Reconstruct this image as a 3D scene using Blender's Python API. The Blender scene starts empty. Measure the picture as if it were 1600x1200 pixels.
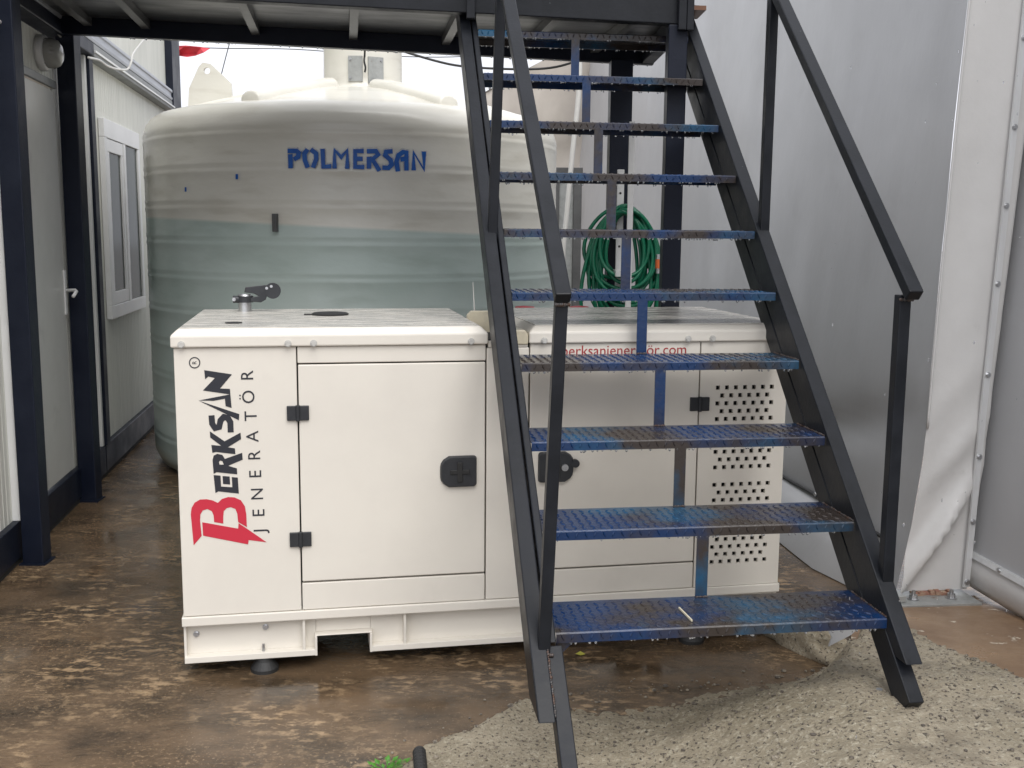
import bpy, bmesh, math, random
from mathutils import Vector, Matrix, noise, geometry
R = math.radians
random.seed(7)
SC = bpy.context.scene
COL = SC.collection

# ------------------------------------------------------------------ camera
F, PITCH, ROLL, CAMH = 1639.87, R(8.2287), R(0.46646), 1.45697
FW = Vector((0, math.cos(PITCH), -math.sin(PITCH)))
_up = Vector((0, math.sin(PITCH), math.cos(PITCH))); _rt = Vector((1, 0, 0))
RT = math.cos(ROLL)*_rt + math.sin(ROLL)*_up
UP = -math.sin(ROLL)*_rt + math.cos(ROLL)*_up
EYE = Vector((0, 0, CAMH))
cd = bpy.data.cameras.new('camera'); cam = bpy.data.objects.new('camera', cd); COL.objects.link(cam)
cd.sensor_width = 36; cd.sensor_fit = 'HORIZONTAL'; cd.lens = 36*F/1600; cd.clip_end = 500; cd.clip_start = .05
cam.matrix_world = Matrix(((RT.x, UP.x, -FW.x, 0), (RT.y, UP.y, -FW.y, 0), (RT.z, UP.z, -FW.z, CAMH), (0, 0, 0, 1)))
SC.camera = cam

# ------------------------------------------------------------------ sky, sun, exposure
wd = bpy.data.worlds.new('World'); SC.world = wd; wd.use_nodes = True
nt = wd.node_tree; bg = nt.nodes['Background']
sky = nt.nodes.new('ShaderNodeTexSky'); sky.sky_type = 'NISHITA'; sky.sun_disc = False
sky.sun_elevation = R(52); sky.sun_rotation = R(160); sky.dust_density = 6; sky.air_density = 1.5
hs = nt.nodes.new('ShaderNodeHueSaturation'); hs.inputs['Saturation'].default_value = .12
mx = nt.nodes.new('ShaderNodeMix'); mx.data_type = 'RGBA'; mx.inputs[0].default_value = .82
mx.inputs[7].default_value = (8.6, 8.8, 9.5, 1)      # the even cloud layer
nt.links.new(sky.outputs[0], hs.inputs['Color']); nt.links.new(hs.outputs[0], mx.inputs[6])
nt.links.new(mx.outputs[2], bg.inputs['Color']); bg.inputs['Strength'].default_value = .1
sl = bpy.data.lights.new('sun', 'SUN'); sl.energy = 1.5; sl.angle = R(50); sl.color = (1, .97, .93)
so = bpy.data.objects.new('sun', sl); COL.objects.link(so)
_az, _el = R(160), R(52)
_sd = Vector((math.sin(_az)*math.cos(_el), math.cos(_az)*math.cos(_el), math.sin(_el)))   # towards the sun
so.rotation_euler = _sd.to_track_quat('Z', 'Y').to_euler()
SC.view_settings.view_transform = 'Standard'; SC.view_settings.look = 'None'
SC.view_settings.exposure = .52; SC.view_settings.gamma = 1
try: SC.cycles.max_bounces = 8
except Exception: pass

# ------------------------------------------------------------------ helpers
def ray(px, py): return FW + RT*((px-800)/F) + UP*((600-py)/F)
def onplane(px, py, P, n):
    d = ray(px, py); return EYE + d*((Vector(P)-EYE).dot(n)/d.dot(n))
class Frame:
    """a local frame: origin on the ground + yaw"""
    def __init__(s, o, yaw):
        s.o = Vector(o); s.yaw = yaw
        s.x = Vector((math.cos(yaw), math.sin(yaw), 0)); s.y = Vector((-math.sin(yaw), math.cos(yaw), 0))
    def loc(s, P): d = Vector(P)-s.o; return Vector((d.dot(s.x), d.dot(s.y), d.z))
    def py(s, px, py_, y=0): return s.loc(onplane(px, py_, s.o+s.y*y, s.y))
    def px(s, px, py_, x=0): return s.loc(onplane(px, py_, s.o+s.x*x, s.x))
    def pz(s, px, py_, z=0): return s.loc(onplane(px, py_, Vector((0, 0, z)), Vector((0, 0, 1))))
    def w(s, x, y, z): return s.o+s.x*x+s.y*y+Vector((0, 0, z))

def tag(o, label=None, cat=None, group=None, kind=None):
    if label: o['label'] = label
    if cat: o['category'] = cat
    if group: o['group'] = group
    if kind: o['kind'] = kind
    return o
def empty(name, loc, yaw=0, **k):
    o = bpy.data.objects.new(name, None); COL.objects.link(o); o.location = loc; o.rotation_euler = (0, 0, yaw)
    o.empty_display_size = .1
    return tag(o, **k)

class MB:
    def __init__(s): s.v = []; s.f = []
    def add(s, vs, fs):
        b = len(s.v); s.v += [tuple(v) for v in vs]; s.f += [tuple(i+b for i in f) for f in fs]; return s
    def box(s, x0, x1, y0, y1, z0, z1):
        return s.add([(x0,y0,z0),(x1,y0,z0),(x1,y1,z0),(x0,y1,z0),(x0,y0,z1),(x1,y0,z1),(x1,y1,z1),(x0,y1,z1)],
                     [(3,2,1,0),(4,5,6,7),(0,1,5,4),(1,2,6,5),(2,3,7,6),(3,0,4,7)])
    def beam(s, p0, p1, w, h, side=(1, 0, 0)):
        """box from p0 to p1; w along side, h across"""
        p0 = Vector(p0); p1 = Vector(p1); a = (p1-p0).normalized(); u = Vector(side); u = (u-a*u.dot(a)).normalized(); t = a.cross(u)
        c = [(-1,-1),(1,-1),(1,1),(-1,1)]
        vs = [p0+u*(w/2*i)+t*(h/2*j) for i, j in c]+[p1+u*(w/2*i)+t*(h/2*j) for i, j in c]
        return s.add(vs, [(3,2,1,0),(4,5,6,7),(0,1,5,4),(1,2,6,5),(2,3,7,6),(3,0,4,7)])
    def tube(s, pts, r, seg=10, cap=True):
        pts = [Vector(p) for p in pts]; n = len(pts); b = []
        up = Vector((0, 0, 1))
        prev = None
        for i, p in enumerate(pts):
            a = (pts[min(i+1, n-1)]-pts[max(i-1, 0)]).normalized()
            if prev is None:
                u = a.orthogonal().normalized()
            else:
                u = (prev-a*prev.dot(a)).normalized()
            prev = u; t = a.cross(u)
            rr = r[i] if isinstance(r, (list, tuple)) else r
            b += [p+(u*math.cos(2*math.pi*k/seg)+t*math.sin(2*math.pi*k/seg))*rr for k in range(seg)]
        fs = [(i*seg+k, i*seg+(k+1) % seg, (i+1)*seg+(k+1) % seg, (i+1)*seg+k) for i in range(n-1) for k in range(seg)]
        if cap: fs += [tuple(reversed(range(seg))), tuple((n-1)*seg+k for k in range(seg))]
        return s.add(b, fs)
    def lathe(s, prof, seg=48, c=(0, 0, 0)):
        n = len(prof)
        b = [(c[0]+r*math.cos(2*math.pi*k/seg), c[1]+r*math.sin(2*math.pi*k/seg), c[2]+z) for r, z in prof for k in range(seg)]
        return s.add(b, [(i*seg+k, i*seg+(k+1) % seg, (i+1)*seg+(k+1) % seg, (i+1)*seg+k) for i in range(n-1) for k in range(seg)])
    def prism(s, pts, fn0, fn1):
        """closed 2-D outline extruded between two mappings"""
        n = len(pts); a = [fn0(*p) for p in pts]+[fn1(*p) for p in pts]
        return s.add(a, [tuple(reversed(range(n))), tuple(range(n, 2*n))]+[(i, (i+1) % n, n+(i+1) % n, n+i) for i in range(n)])
    def ell(s, c, r, seg=8, rings=6):
        vs = []; fs = []
        for i in range(rings+1):
            th = math.pi*i/rings
            for k in range(seg):
                ph = 2*math.pi*k/seg
                vs.append((c[0]+r[0]*math.sin(th)*math.cos(ph), c[1]+r[1]*math.sin(th)*math.sin(ph), c[2]+r[2]*math.cos(th)))
        for i in range(rings):
            for k in range(seg): fs.append((i*seg+k, (i+1)*seg+k, (i+1)*seg+(k+1) % seg, i*seg+(k+1) % seg))
        return s.add(vs, fs)
    def mesh(s, name, mat, smooth=False):
        m = bpy.data.meshes.new(name); m.from_pydata(s.v, [], s.f); m.materials.append(mat)
        bm = bmesh.new(); bm.from_mesh(m); bmesh.ops.recalc_face_normals(bm, faces=bm.faces); bm.to_mesh(m); bm.free()
        if smooth: m.polygons.foreach_set('use_smooth', [True]*len(m.polygons))
        m.update(); return m
    def build(s, name, mat, parent=None, smooth=False, bevel=0, **k):
        o = bpy.data.objects.new(name, s.mesh(name, mat, smooth)); COL.objects.link(o)
        if parent: o.parent = parent
        if bevel:
            md = o.modifiers.new('bevel', 'BEVEL'); md.width = bevel; md.segments = 2; md.limit_method = 'ANGLE'; md.angle_limit = R(40)
        return tag(o, **k)
def inst(name, me, parent, loc=(0, 0, 0), rot=(0, 0, 0), **k):
    o = bpy.data.objects.new(name, me); COL.objects.link(o); o.parent = parent; o.location = loc; o.rotation_euler = rot
    return tag(o, **k)

# ------------------------------------------------------------------ materials
def pm(name, c1, c2=None, scale=4, stretch=(1, 1, 1), lo=.4, hi=.65, rough=.5, rough2=None, bump=0, bscale=60, metal=0,
       coat=0, spec=.5, c3=None, s3=25, lo3=.6, hi3=.7, detail=6, bstretch=(1, 1, 1), world=False):
    m = bpy.data.materials.new(name); m.use_nodes = True; t = m.node_tree; L = t.links; p = t.nodes['Principled BSDF']
    p.inputs['Base Color'].default_value = (*c1, 1); p.inputs['Roughness'].default_value = rough; p.inputs['Metallic'].default_value = metal
    p.inputs['Coat Weight'].default_value = coat; p.inputs['Coat Roughness'].default_value = .08; p.inputs['Specular IOR Level'].default_value = spec
    tc = t.nodes.new('ShaderNodeTexCoord'); geo = t.nodes.new('ShaderNodeNewGeometry')
    def nz(sc, st, det=detail):
        mp = t.nodes.new('ShaderNodeMapping'); mp.inputs['Scale'].default_value = st; L.new(geo.outputs['Position'] if world else tc.outputs['Object'], mp.inputs[0])
        n = t.nodes.new('ShaderNodeTexNoise'); n.inputs['Scale'].default_value = sc; n.inputs['Detail'].default_value = det
        n.inputs['Roughness'].default_value = .62; L.new(mp.outputs[0], n.inputs['Vector']); return n
    def mr(src, a, b, c=0, d=1):
        r = t.nodes.new('ShaderNodeMapRange'); r.inputs[1].default_value = a; r.inputs[2].default_value = b
        r.inputs[3].default_value = c; r.inputs[4].default_value = d; L.new(src, r.inputs[0]); return r.outputs[0]
    def mix(fac, a, b):
        x = t.nodes.new('ShaderNodeMix'); x.data_type = 'RGBA'; L.new(fac, x.inputs[0])
        for v, i in ((a, 6), (b, 7)):
            if isinstance(v, tuple): x.inputs[i].default_value = (*v, 1)
            else: L.new(v, x.inputs[i])
        return x.outputs[2]
    cur = c1
    if c2:
        n = nz(scale, stretch); f = mr(n.outputs[0], lo, hi); cur = mix(f, c1, c2)
        if rough2 is not None: L.new(mr(n.outputs[0], lo, hi, rough, rough2), p.inputs['Roughness'])
    if c3:
        n3 = nz(s3, stretch); cur = mix(mr(n3.outputs[0], lo3, hi3), cur, c3)
    if not isinstance(cur, tuple): L.new(cur, p.inputs['Base Color'])
    if bump:
        nb = nz(bscale, bstretch); b = t.nodes.new('ShaderNodeBump'); b.inputs['Strength'].default_value = bump; b.inputs['Distance'].default_value = .02
        L.new(nb.outputs[0], b.inputs['Height']); L.new(b.outputs[0], p.inputs['Normal'])
    m['_'] = 1
    return m

M = {}
M['cream'] = pm('cream_paint', (.75, .71, .635), (.71, .67, .60), 3, rough=.38, rough2=.46, bump=.03, bscale=240, c3=(.63, .595, .53), s3=2.2, lo3=.62, hi3=.85)
M['cream_wet'] = pm('wet_cream_paint', (.64, .61, .55), (.50, .485, .45), 22, (.35, 1.6, 1), .42, .62, .30, .15, bump=.25, bscale=40, bstretch=(.4, 1.5, 1))
M['seam'] = pm('dark_gap', (.03, .03, .03), rough=.8)
M['blackplastic'] = pm('black_plastic', (.02, .022, .026), (.03, .032, .036), 20, rough=.42, bump=.05, bscale=150)
M['rubber'] = pm('black_rubber', (.02, .02, .02), rough=.6, bump=.1)
M['logo_red'] = pm('red_vinyl', (.56, .028, .055), rough=.4)
M['logo_dark'] = pm('charcoal_vinyl', (.022, .024, .032), rough=.42)
M['text_red'] = pm('dark_red_vinyl', (.36, .02, .025), rough=.4)
M['steel'] = pm('zinc_steel', (.62, .63, .64), (.42, .42, .43), 30, rough=.28, rough2=.5, metal=1)
M['weld'] = pm('weld_metal', (.09, .088, .088), (.10, .05, .03), 60, rough=.4, rough2=.6, metal=.5)
M['boltp'] = pm('pale_plated_bolt', (.62, .61, .57), (.45, .44, .42), 40, rough=.3, rough2=.45, metal=.25)
M['galv'] = pm('galvanised_plate', (.42, .43, .42), (.33, .34, .33), 18, rough=.45, rough2=.6, metal=.4, bump=.1, c3=(.22, .13, .08), s3=9, lo3=.66, hi3=.72)
M['alu'] = pm('aluminium', (.74, .75, .75), (.64, .64, .64), 14, (1, 1, .1), rough=.3, rough2=.4, metal=.35)
M['navy'] = pm('navy_steel_paint', (.006, .009, .020), (.010, .014, .027), 5, rough=.42, rough2=.55, spec=.28, bump=.06, bscale=90)
M['dark'] = pm('wet_charcoal_paint', (.0075, .009, .012), (.013, .015, .020), 7, rough=.34, rough2=.5, bump=.05, bscale=70, spec=.28, c3=(.11, .115, .12), s3=38, lo3=.735, hi3=.76, world=True)
M['joist'] = pm('bare_joist', (.17, .17, .17), (.10, .10, .105), 8, (1, .3, 1), rough=.4, metal=.3)
M['decksheet'] = pm('deck_sheet', (.10, .105, .115), (.04, .045, .055), 3, (.5, 2, 1), rough=.28, rough2=.45)
M['tread'] = pm('blue_checker_plate', (.005, .028, .095), (.038, .030, .026), 2.3, (1, 1.2, 1), .43, .56, .12, .20, bump=.12, bscale=60, c3=(.010, .085, .17), s3=2.4, lo3=.54, hi3=.70, world=True)
M['cabin'] = pm('cabin_cream', (.72, .72, .66), (.65, .655, .595), 3, (1, 4, .4), rough=.5, bump=.03, c3=(.42, .43, .38), s3=3.5, lo3=.60, hi3=.82)
M['door'] = pm('grey_door', (.58, .58, .555), (.53, .53, .505), 2, rough=.30, rough2=.38, c3=(.38, .38, .36), s3=3, lo3=.6, hi3=.8)
M['white'] = pm('white_pvc', (.76, .76, .75), (.70, .70, .69), 3, rough=.35)
M['gutter'] = pm('grey_gutter', (.46, .48, .52), (.34, .36, .40), 6, (1, .2, 1), rough=.4, metal=.2, c3=(.16, .17, .19), s3=8, lo3=.64, hi3=.74)
M['rail'] = pm('grey_roof_rail', (.23, .24, .24), (.16, .17, .17), 5, rough=.45)
M['tent'] = pm('grey_pvc_sheet', (.47, .473, .482), (.44, .443, .452), 1.4, rough=.34, rough2=.42, bump=.16, bscale=4.5, bstretch=(1, 1, .45), c3=(.405, .405, .41), s3=3, lo3=.58, hi3=.85)
M['tent_pale'] = pm('pale_pvc_sheet', (.64, .633, .62), (.59, .583, .57), 2, rough=.38, bump=.14, bscale=7, c3=(.48, .47, .45), s3=5, lo3=.62, hi3=.8)
M['seamline'] = pm('sheet_weld', (.60, .59, .58), rough=.4)
M['tarp'] = pm('beige_tarp', (.46, .42, .37), (.41, .37, .33), 2, rough=.5)
M['frame'] = pm('weathered_grey_steel', (.11, .11, .11), (.08, .08, .08), 8, rough=.5)
M['cable_w'] = pm('white_cable', (.62, .61, .58), rough=.4)
M['cable_b'] = pm('black_cable', (.015, .015, .015), rough=.5)
M['hose'] = pm('green_hose', (.004, .17, .085), (.003, .12, .06), 12, rough=.25)
M['orange'] = pm('orange_plastic', (.75, .16, .04), rough=.4)
M['red'] = pm('red_plastic', (.42, .012, .025), rough=.4)
M['flag'] = pm('red_flag', (.62, .06, .075), (.5, .04, .06), 8, rough=.7)
M['leaf'] = pm('weed_leaf', (.05, .19, .015), (.09, .28, .03), 30, rough=.4)
M['straw'] = pm('pale_straw', (.62, .56, .42), rough=.6)
M['yleaf'] = pm('yellow_leaf', (.35, .33, .05), rough=.5)
M['paper'] = pm('white_paper', (.66, .67, .74), rough=.6)
M['yellowed'] = pm('yellowed_cream', (.62, .56, .42), (.5, .45, .34), 20, rough=.3)
M['brick'] = pm('red_packing', (.30, .14, .10), (.42, .32, .22), 40, rough=.8)
M['stencil'] = pm('blue_spray', (.002, .085, .40), (.004, .12, .48), 30, rough=.5)
def glassmat(name, col, rough=.05, spec=.4):
    m = bpy.data.materials.new(name); m.use_nodes = True; p = m.node_tree.nodes['Principled BSDF']
    p.inputs['Base Color'].default_value = (*col, 1); p.inputs['Roughness'].default_value = rough
    p.inputs['Specular IOR Level'].default_value = spec; return m
M['pane'] = glassmat('window_pane', (.085, .10, .095), .12, .02)
M['lens'] = glassmat('lamp_lens', (.32, .32, .30), .15)
def dropmat():
    m = bpy.data.materials.new('water_drop'); m.use_nodes = True; p = m.node_tree.nodes['Principled BSDF']
    p.inputs['Base Color'].default_value = (.8, .82, .85, 1); p.inputs['Roughness'].default_value = .05; p.inputs['Transmission Weight'].default_value = .9
    p.inputs['IOR'].default_value = 1.33; return m
M['drop'] = dropmat()
def halomat():
    m = bpy.data.materials.new('blue_overspray'); m.use_nodes = True; t = m.node_tree; p = t.nodes['Principled BSDF']
    p.inputs['Base Color'].default_value = (.02, .17, .48, 1); p.inputs['Roughness'].default_value = .6
    n = t.nodes.new('ShaderNodeTexNoise'); n.inputs['Scale'].default_value = 90; n.inputs['Detail'].default_value = 3
    r = t.nodes.new('ShaderNodeMapRange'); r.inputs[1].default_value = .3; r.inputs[2].default_value = .8; r.inputs[3].default_value = 0; r.inputs[4].default_value = .42
    tc = t.nodes.new('ShaderNodeTexCoord'); t.links.new(tc.outputs['Object'], n.inputs['Vector']); t.links.new(n.outputs[0], r.inputs[0]); t.links.new(r.outputs[0], p.inputs['Alpha'])
    return m
M['halo'] = halomat()

def groundmat():
    m = bpy.data.materials.new('wet_brown_floor'); m.use_nodes = True; t = m.node_tree; L = t.links; p = t.nodes['Principled BSDF']
    tc = t.nodes.new('ShaderNodeTexCoord')
    def nz(sc, st=(1, 1, 1), det=8, ro=.65, rz=0):
        mp = t.nodes.new('ShaderNodeMapping'); mp.inputs['Scale'].default_value = st; mp.inputs['Rotation'].default_value = (0, 0, rz); L.new(tc.outputs['Object'], mp.inputs[0])
        n = t.nodes.new('ShaderNodeTexNoise'); n.inputs['Scale'].default_value = sc; n.inputs['Detail'].default_value = det; n.inputs['Roughness'].default_value = ro
        L.new(mp.outputs[0], n.inputs['Vector']); return n.outputs[0]
    def mr(src, a, b, c=0, d=1):
        r = t.nodes.new('ShaderNodeMapRange'); r.inputs[1].default_value = a; r.inputs[2].default_value = b; r.inputs[3].default_value = c; r.inputs[4].default_value = d; L.new(src, r.inputs[0]); return r.outputs[0]
    def mix(f, a, b):
        x = t.nodes.new('ShaderNodeMix'); x.data_type = 'RGBA'; L.new(f, x.inputs[0])
        for v, i in ((a, 6), (b, 7)):
            if isinstance(v, tuple): x.inputs[i].default_value = (*v, 1)
            else: L.new(v, x.inputs[i])
        return x.outputs[2]
    def mul(a, b):
        x = t.nodes.new('ShaderNodeMath'); x.operation = 'MULTIPLY'; L.new(a, x.inputs[0]); L.new(b, x.inputs[1]); return x.outputs[0]
    c = mix(mr(nz(1.3), .35, .65), (.090, .060, .035), (.165, .11, .066))
    c = mix(mr(nz(5, (.7, 1.15, 1), rz=R(-4)), .42, .66), c, (.048, .034, .022))            # damp mottling
    patch = mul(mr(nz(1.9), .47, .60), mr(nz(26, (.62, 1.15, 1)), .50, .60))
    c = mix(patch, c, (.38, .265, .155))                                                     # worn pale patches
    c = mix(mul(mr(nz(1.3, rz=1), .45, .6), mr(nz(75), .54, .64)), c, (.30, .21, .125))
    c = mix(mr(nz(150, det=3), .66, .72), c, (.42, .35, .26))                              # grit
    L.new(c, p.inputs['Base Color'])
    wet = nz(1.7, rz=.5)
    L.new(mr(wet, .40, .62, .06, .34), p.inputs['Roughness'])
    b = t.nodes.new('ShaderNodeBump'); b.inputs['Distance'].default_value = .012
    L.new(mr(wet, .42, .60, .05, .55), b.inputs['Strength']); L.new(nz(45, (.8, 1.1, 1)), b.inputs['Height']); L.new(b.outputs[0], p.inputs['Normal'])
    return m
def sidefloormat():
    return pm('ochre_wet_slab', (.34, .22, .125), (.20, .125, .075), 3.5, (1, 1, 1), lo=.3, hi=.7, rough=.22, rough2=.5, bump=.15, bscale=35, c3=(.62, .54, .42), s3=7, lo3=.64, hi3=.67)
def padmat():
    m = bpy.data.materials.new('rough_concrete'); m.use_nodes = True; t = m.node_tree; L = t.links; p = t.nodes['Principled BSDF']
    tc = t.nodes.new('ShaderNodeTexCoord')
    def nz(sc, det=6, ro=.6):
        n = t.nodes.new('ShaderNodeTexNoise'); n.inputs['Scale'].default_value = sc; n.inputs['Detail'].default_value = det; n.inputs['Roughness'].default_value = ro; L.new(tc.outputs['Object'], n.inputs['Vector']); return n.outputs[0]
    def mr(src, a, b, c=0, d=1):
        r = t.nodes.new('ShaderNodeMapRange'); r.inputs[1].default_value = a; r.inputs[2].default_value = b; r.inputs[3].default_value = c; r.inputs[4].default_value = d; L.new(src, r.inputs[0]); return r.outputs[0]
    def mix(f, a, b):
        x = t.nodes.new('ShaderNodeMix'); x.data_type = 'RGBA'; L.new(f, x.inputs[0])
        for v, i in ((a, 6), (b, 7)):
            if isinstance(v, tuple): x.inputs[i].default_value = (*v, 1)
            else: L.new(v, x.inputs[i])
        return x.outputs[2]
    c = mix(mr(nz(2.2), .35, .65), (.31, .265, .185), (.45, .385, .285))
    c = mix(mr(nz(80, 5), .52, .64), c, (.52, .47, .36))
    c = mix(mr(nz(90, 4), .57, .64), c, (.07, .058, .045))
    c = mix(mr(nz(4, 6), .56, .74), c, (.16, .13, .092))
    L.new(c, p.inputs['Base Color']); L.new(mr(nz(3), .4, .6, .38, .75), p.inputs['Roughness'])
    b = t.nodes.new('ShaderNodeBump'); b.inputs['Strength'].default_value = 1; b.inputs['Distance'].default_value = .011; L.new(nz(85, 6, .7), b.inputs['Height']); L.new(b.outputs[0], p.inputs['Normal'])
    return m
def tankmat():
    m = bpy.data.materials.new('translucent_tank_plastic'); m.use_nodes = True; t = m.node_tree; L = t.links; p = t.nodes['Principled BSDF']
    tc = t.nodes.new('ShaderNodeTexCoord'); sp = t.nodes.new('ShaderNodeSeparateXYZ'); L.new(tc.outputs['Object'], sp.inputs[0])
    def nz(sc, st=(1, 1, 1), det=6):
        mp = t.nodes.new('ShaderNodeMapping'); mp.inputs['Scale'].default_value = st; L.new(tc.outputs['Object'], mp.inputs[0])
        n = t.nodes.new('ShaderNodeTexNoise'); n.inputs['Scale'].default_value = sc; n.inputs['Detail'].default_value = det; L.new(mp.outputs[0], n.inputs['Vector']); return n.outputs[0]
    def mr(src, a, b, c=0, d=1):
        r = t.nodes.new('ShaderNodeMapRange'); r.inputs[1].default_value = a; r.inputs[2].default_value = b; r.inputs[3].default_value = c; r.inputs[4].default_value = d; L.new(src, r.inputs[0]); return r.outputs[0]
    def mix(f, a, b):
        x = t.nodes.new('ShaderNodeMix'); x.data_type = 'RGBA'; L.new(f, x.inputs[0])
        for v, i in ((a, 6), (b, 7)):
            if isinstance(v, tuple): x.inputs[i].default_value = (*v, 1)
            else: L.new(v, x.inputs[i])
        return x.outputs[2]
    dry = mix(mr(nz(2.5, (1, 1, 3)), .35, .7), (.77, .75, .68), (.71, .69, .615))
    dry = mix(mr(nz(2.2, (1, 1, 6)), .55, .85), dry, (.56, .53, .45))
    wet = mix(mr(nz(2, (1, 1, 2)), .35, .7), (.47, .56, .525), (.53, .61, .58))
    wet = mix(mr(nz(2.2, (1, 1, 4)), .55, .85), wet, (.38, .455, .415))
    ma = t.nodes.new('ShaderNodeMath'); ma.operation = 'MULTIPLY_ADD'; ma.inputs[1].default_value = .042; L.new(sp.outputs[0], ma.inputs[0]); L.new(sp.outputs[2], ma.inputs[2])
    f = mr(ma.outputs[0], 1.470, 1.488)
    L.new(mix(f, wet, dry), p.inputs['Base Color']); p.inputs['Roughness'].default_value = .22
    p.inputs['Subsurface Weight'].default_value = 0
    b = t.nodes.new('ShaderNodeBump'); b.inputs['Strength'].default_value = .12; b.inputs['Distance'].default_value = .03; L.new(nz(5, (1, 1, 2)), b.inputs['Height']); L.new(b.outputs[0], p.inputs['Normal'])
    return m
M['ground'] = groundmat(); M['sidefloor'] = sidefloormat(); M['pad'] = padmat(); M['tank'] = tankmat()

# ================================================================== setting: ground
MB().add([(-60, -20, 0), (60, -20, 0), (60, 100, 0), (-60, 100, 0)], [(0, 1, 2, 3)]).build('ground', M['ground'], kind='structure')

# rough concrete ramp under the stairs: a height field that sinks into the floor at its ragged rim
rim_px = [(560, 1215), (640, 1178), (690, 1150), (760, 1117), (835, 1092), (900, 1088), (965, 1077), (1060, 1056), (1180, 1040), (1235, 1026), (1300, 1002), (1395, 968), (1430, 985), (1500, 1040), (1600, 1110), (1680, 1165)]
rim = []
for a, b in rim_px:
    h = .01+.12*max(0, min(1, (a-1000)/420)); P = onplane(a, b, (0, 0, h), Vector((0, 0, 1))); rim.append((P.x, P.y))
poly = rim+[(1.9, .6), (-.6, .6)]
def sdist(x, y):
    ins = False; dm = 9
    n = len(poly)
    for i in range(n):
        x0, y0 = poly[i]; x1, y1 = poly[(i+1) % n]
        if (y0 > y) != (y1 > y) and x < (x1-x0)*(y-y0)/(y1-y0)+x0: ins = not ins
        dx, dy = x1-x0, y1-y0; u = max(0, min(1, ((x-x0)*dx+(y-y0)*dy)/(dx*dx+dy*dy)))
        dm = min(dm, math.hypot(x-x0-u*dx, y-y0-u*dy))
    return dm if ins else -dm
def padz(x, y):
    d = sdist(x, y)
    d += .05*noise.noise((x*5, y*5, 0))+.03*noise.noise((x*16, y*16, 3))
    u = max(0, min(1, (x-.25)/.75)); top = .022+.225*u*u*(3-2*u)*max(0, min(1, 1-(y-2.75)/1.0*(.75 if y > 2.75 else 0)))
    z = -.03+(top+.03)*max(0, min(1, (d+.03)/(.06+.42*max(0, min(1, (x-.1)/.4))*(1-max(0, min(1, (x-.9)/.3))))))
    return z+(.010*noise.noise((x*7, y*7, 5))+.007*noise.noise((x*22, y*22, 9))+.0065*noise.noise((x*48, y*48, 1)))*max(0, min(1, (d+.06)/.08))
gx, gy, st = -.7, 1.6, .0125
nx, ny = int(2.7/st), int(2.5/st)
pv = []
for j in range(ny+1):
    for i in range(nx+1):
        x, y = gx+i*st, gy+j*st; pv.append((x, y, padz(x, y)))
pf = []
for j in range(ny):
    for i in range(nx):
        q = (j*(nx+1)+i, j*(nx+1)+i+1, (j+1)*(nx+1)+i+1, (j+1)*(nx+1)+i)
        if max(pv[k][2] for k in q) > -.012: pf.append(q)
b = MB(); b.v = pv; b.f = pf
b.build('concrete_ramp', M['pad'], smooth=True, kind='structure')
# ochre slab in front of the tent foot
b = MB(); pts = []
for a, c in ((1330, 945), (1410, 945), (1700, 945), (1900, 1180), (1640, 1230), (1330, 1030)):
    h = .004+.0007*max(0, c-945); P = onplane(a, c, (0, 0, h), Vector((0, 0, 1))); pts.append(tuple(P))
b.add(pts, [tuple(range(len(pts)))]).build('slab', M['sidefloor'], kind='structure')

# ================================================================== generator
GF = Frame((-1.063, 3.266, 0), .18961)
G = empty('generator', GF.o, GF.yaw, label='cream enclosed diesel generator with black latches and a red and black logo', cat='generator')
GL, GD = 2.068, .824
Z0, ZRB, ZR, ZC, ZT = .05, .178, .209, 1.091, 1.150
X1, X2, X2b, X3 = .380, .995, 1.120, 1.745
def gq(px, py, y=0): v = GF.py(px, py, y); return v
X2b = gq(826, 700).x; X3 = gq(1090, 700).x
g = .0018   # panel gap half width
# dark inner core, seen only through gaps and vent holes
MB().box(.03, GL-.03, .045, GD-.03, ZR-.005, ZC+.01).build('inner_core', M['seam'], G)
def panel(x0, x1, z0, z1, y0=0., name='panel', th=.02, par=None, mat='cream', bev=.003):
    return MB().box(x0+g, x1-g, y0, y0+th, z0+g, z1-g).build(name, M[mat], par or G, bevel=bev)
panel(0, X1, ZR, ZC)
D1 = gq(468, 570), gq(757, 908)
dz1, dz0 = D1[0].z, gq(470, 909).z
panel(X1, X2, dz1+.003, ZC); panel(X1, X2, ZR, dz0-.004)
panel(X2, X2b, ZR, ZC-.012)
panel(X2b, X3, dz1+.003, ZC); panel(X2b, X3, ZR, dz0-.004)
panel(0, GL, ZR, ZC, GD-.02)                                        # back
MB().box(0, .02, .021, GD-.021, ZR, ZC).build('panel', M['cream'], G, bevel=.003)
MB().box(GL-.02, GL, .021, GD-.021, ZR, ZC).build('panel', M['cream'], G, bevel=.003)
def rbox_outline(w, h, r, n=6):
    pts = []
    for cx, cy, a0 in ((w/2-r, h/2-r, 0), (-w/2+r, h/2-r, 90), (-w/2+r, -h/2+r, 180), (w/2-r, -h/2+r, 270)):
        for k in range(n+1):
            a = R(a0+90*k/n); pts.append((cx+r*math.cos(a), cy+r*math.sin(a)))
    return pts
def hinge(par, x, z):
    h = MB(); h.box(x-.035, x-.002, -.010, -.0005, z-.024, z+.024); h.box(x+.002, x+.035, -.010, -.0005, z-.024, z+.024)
    h.tube([(x, -.009, z-.026), (x, -.009, z+.026)], .0075, 10)
    return h.build('hinge', M['blackplastic'], par, bevel=.002)
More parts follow.
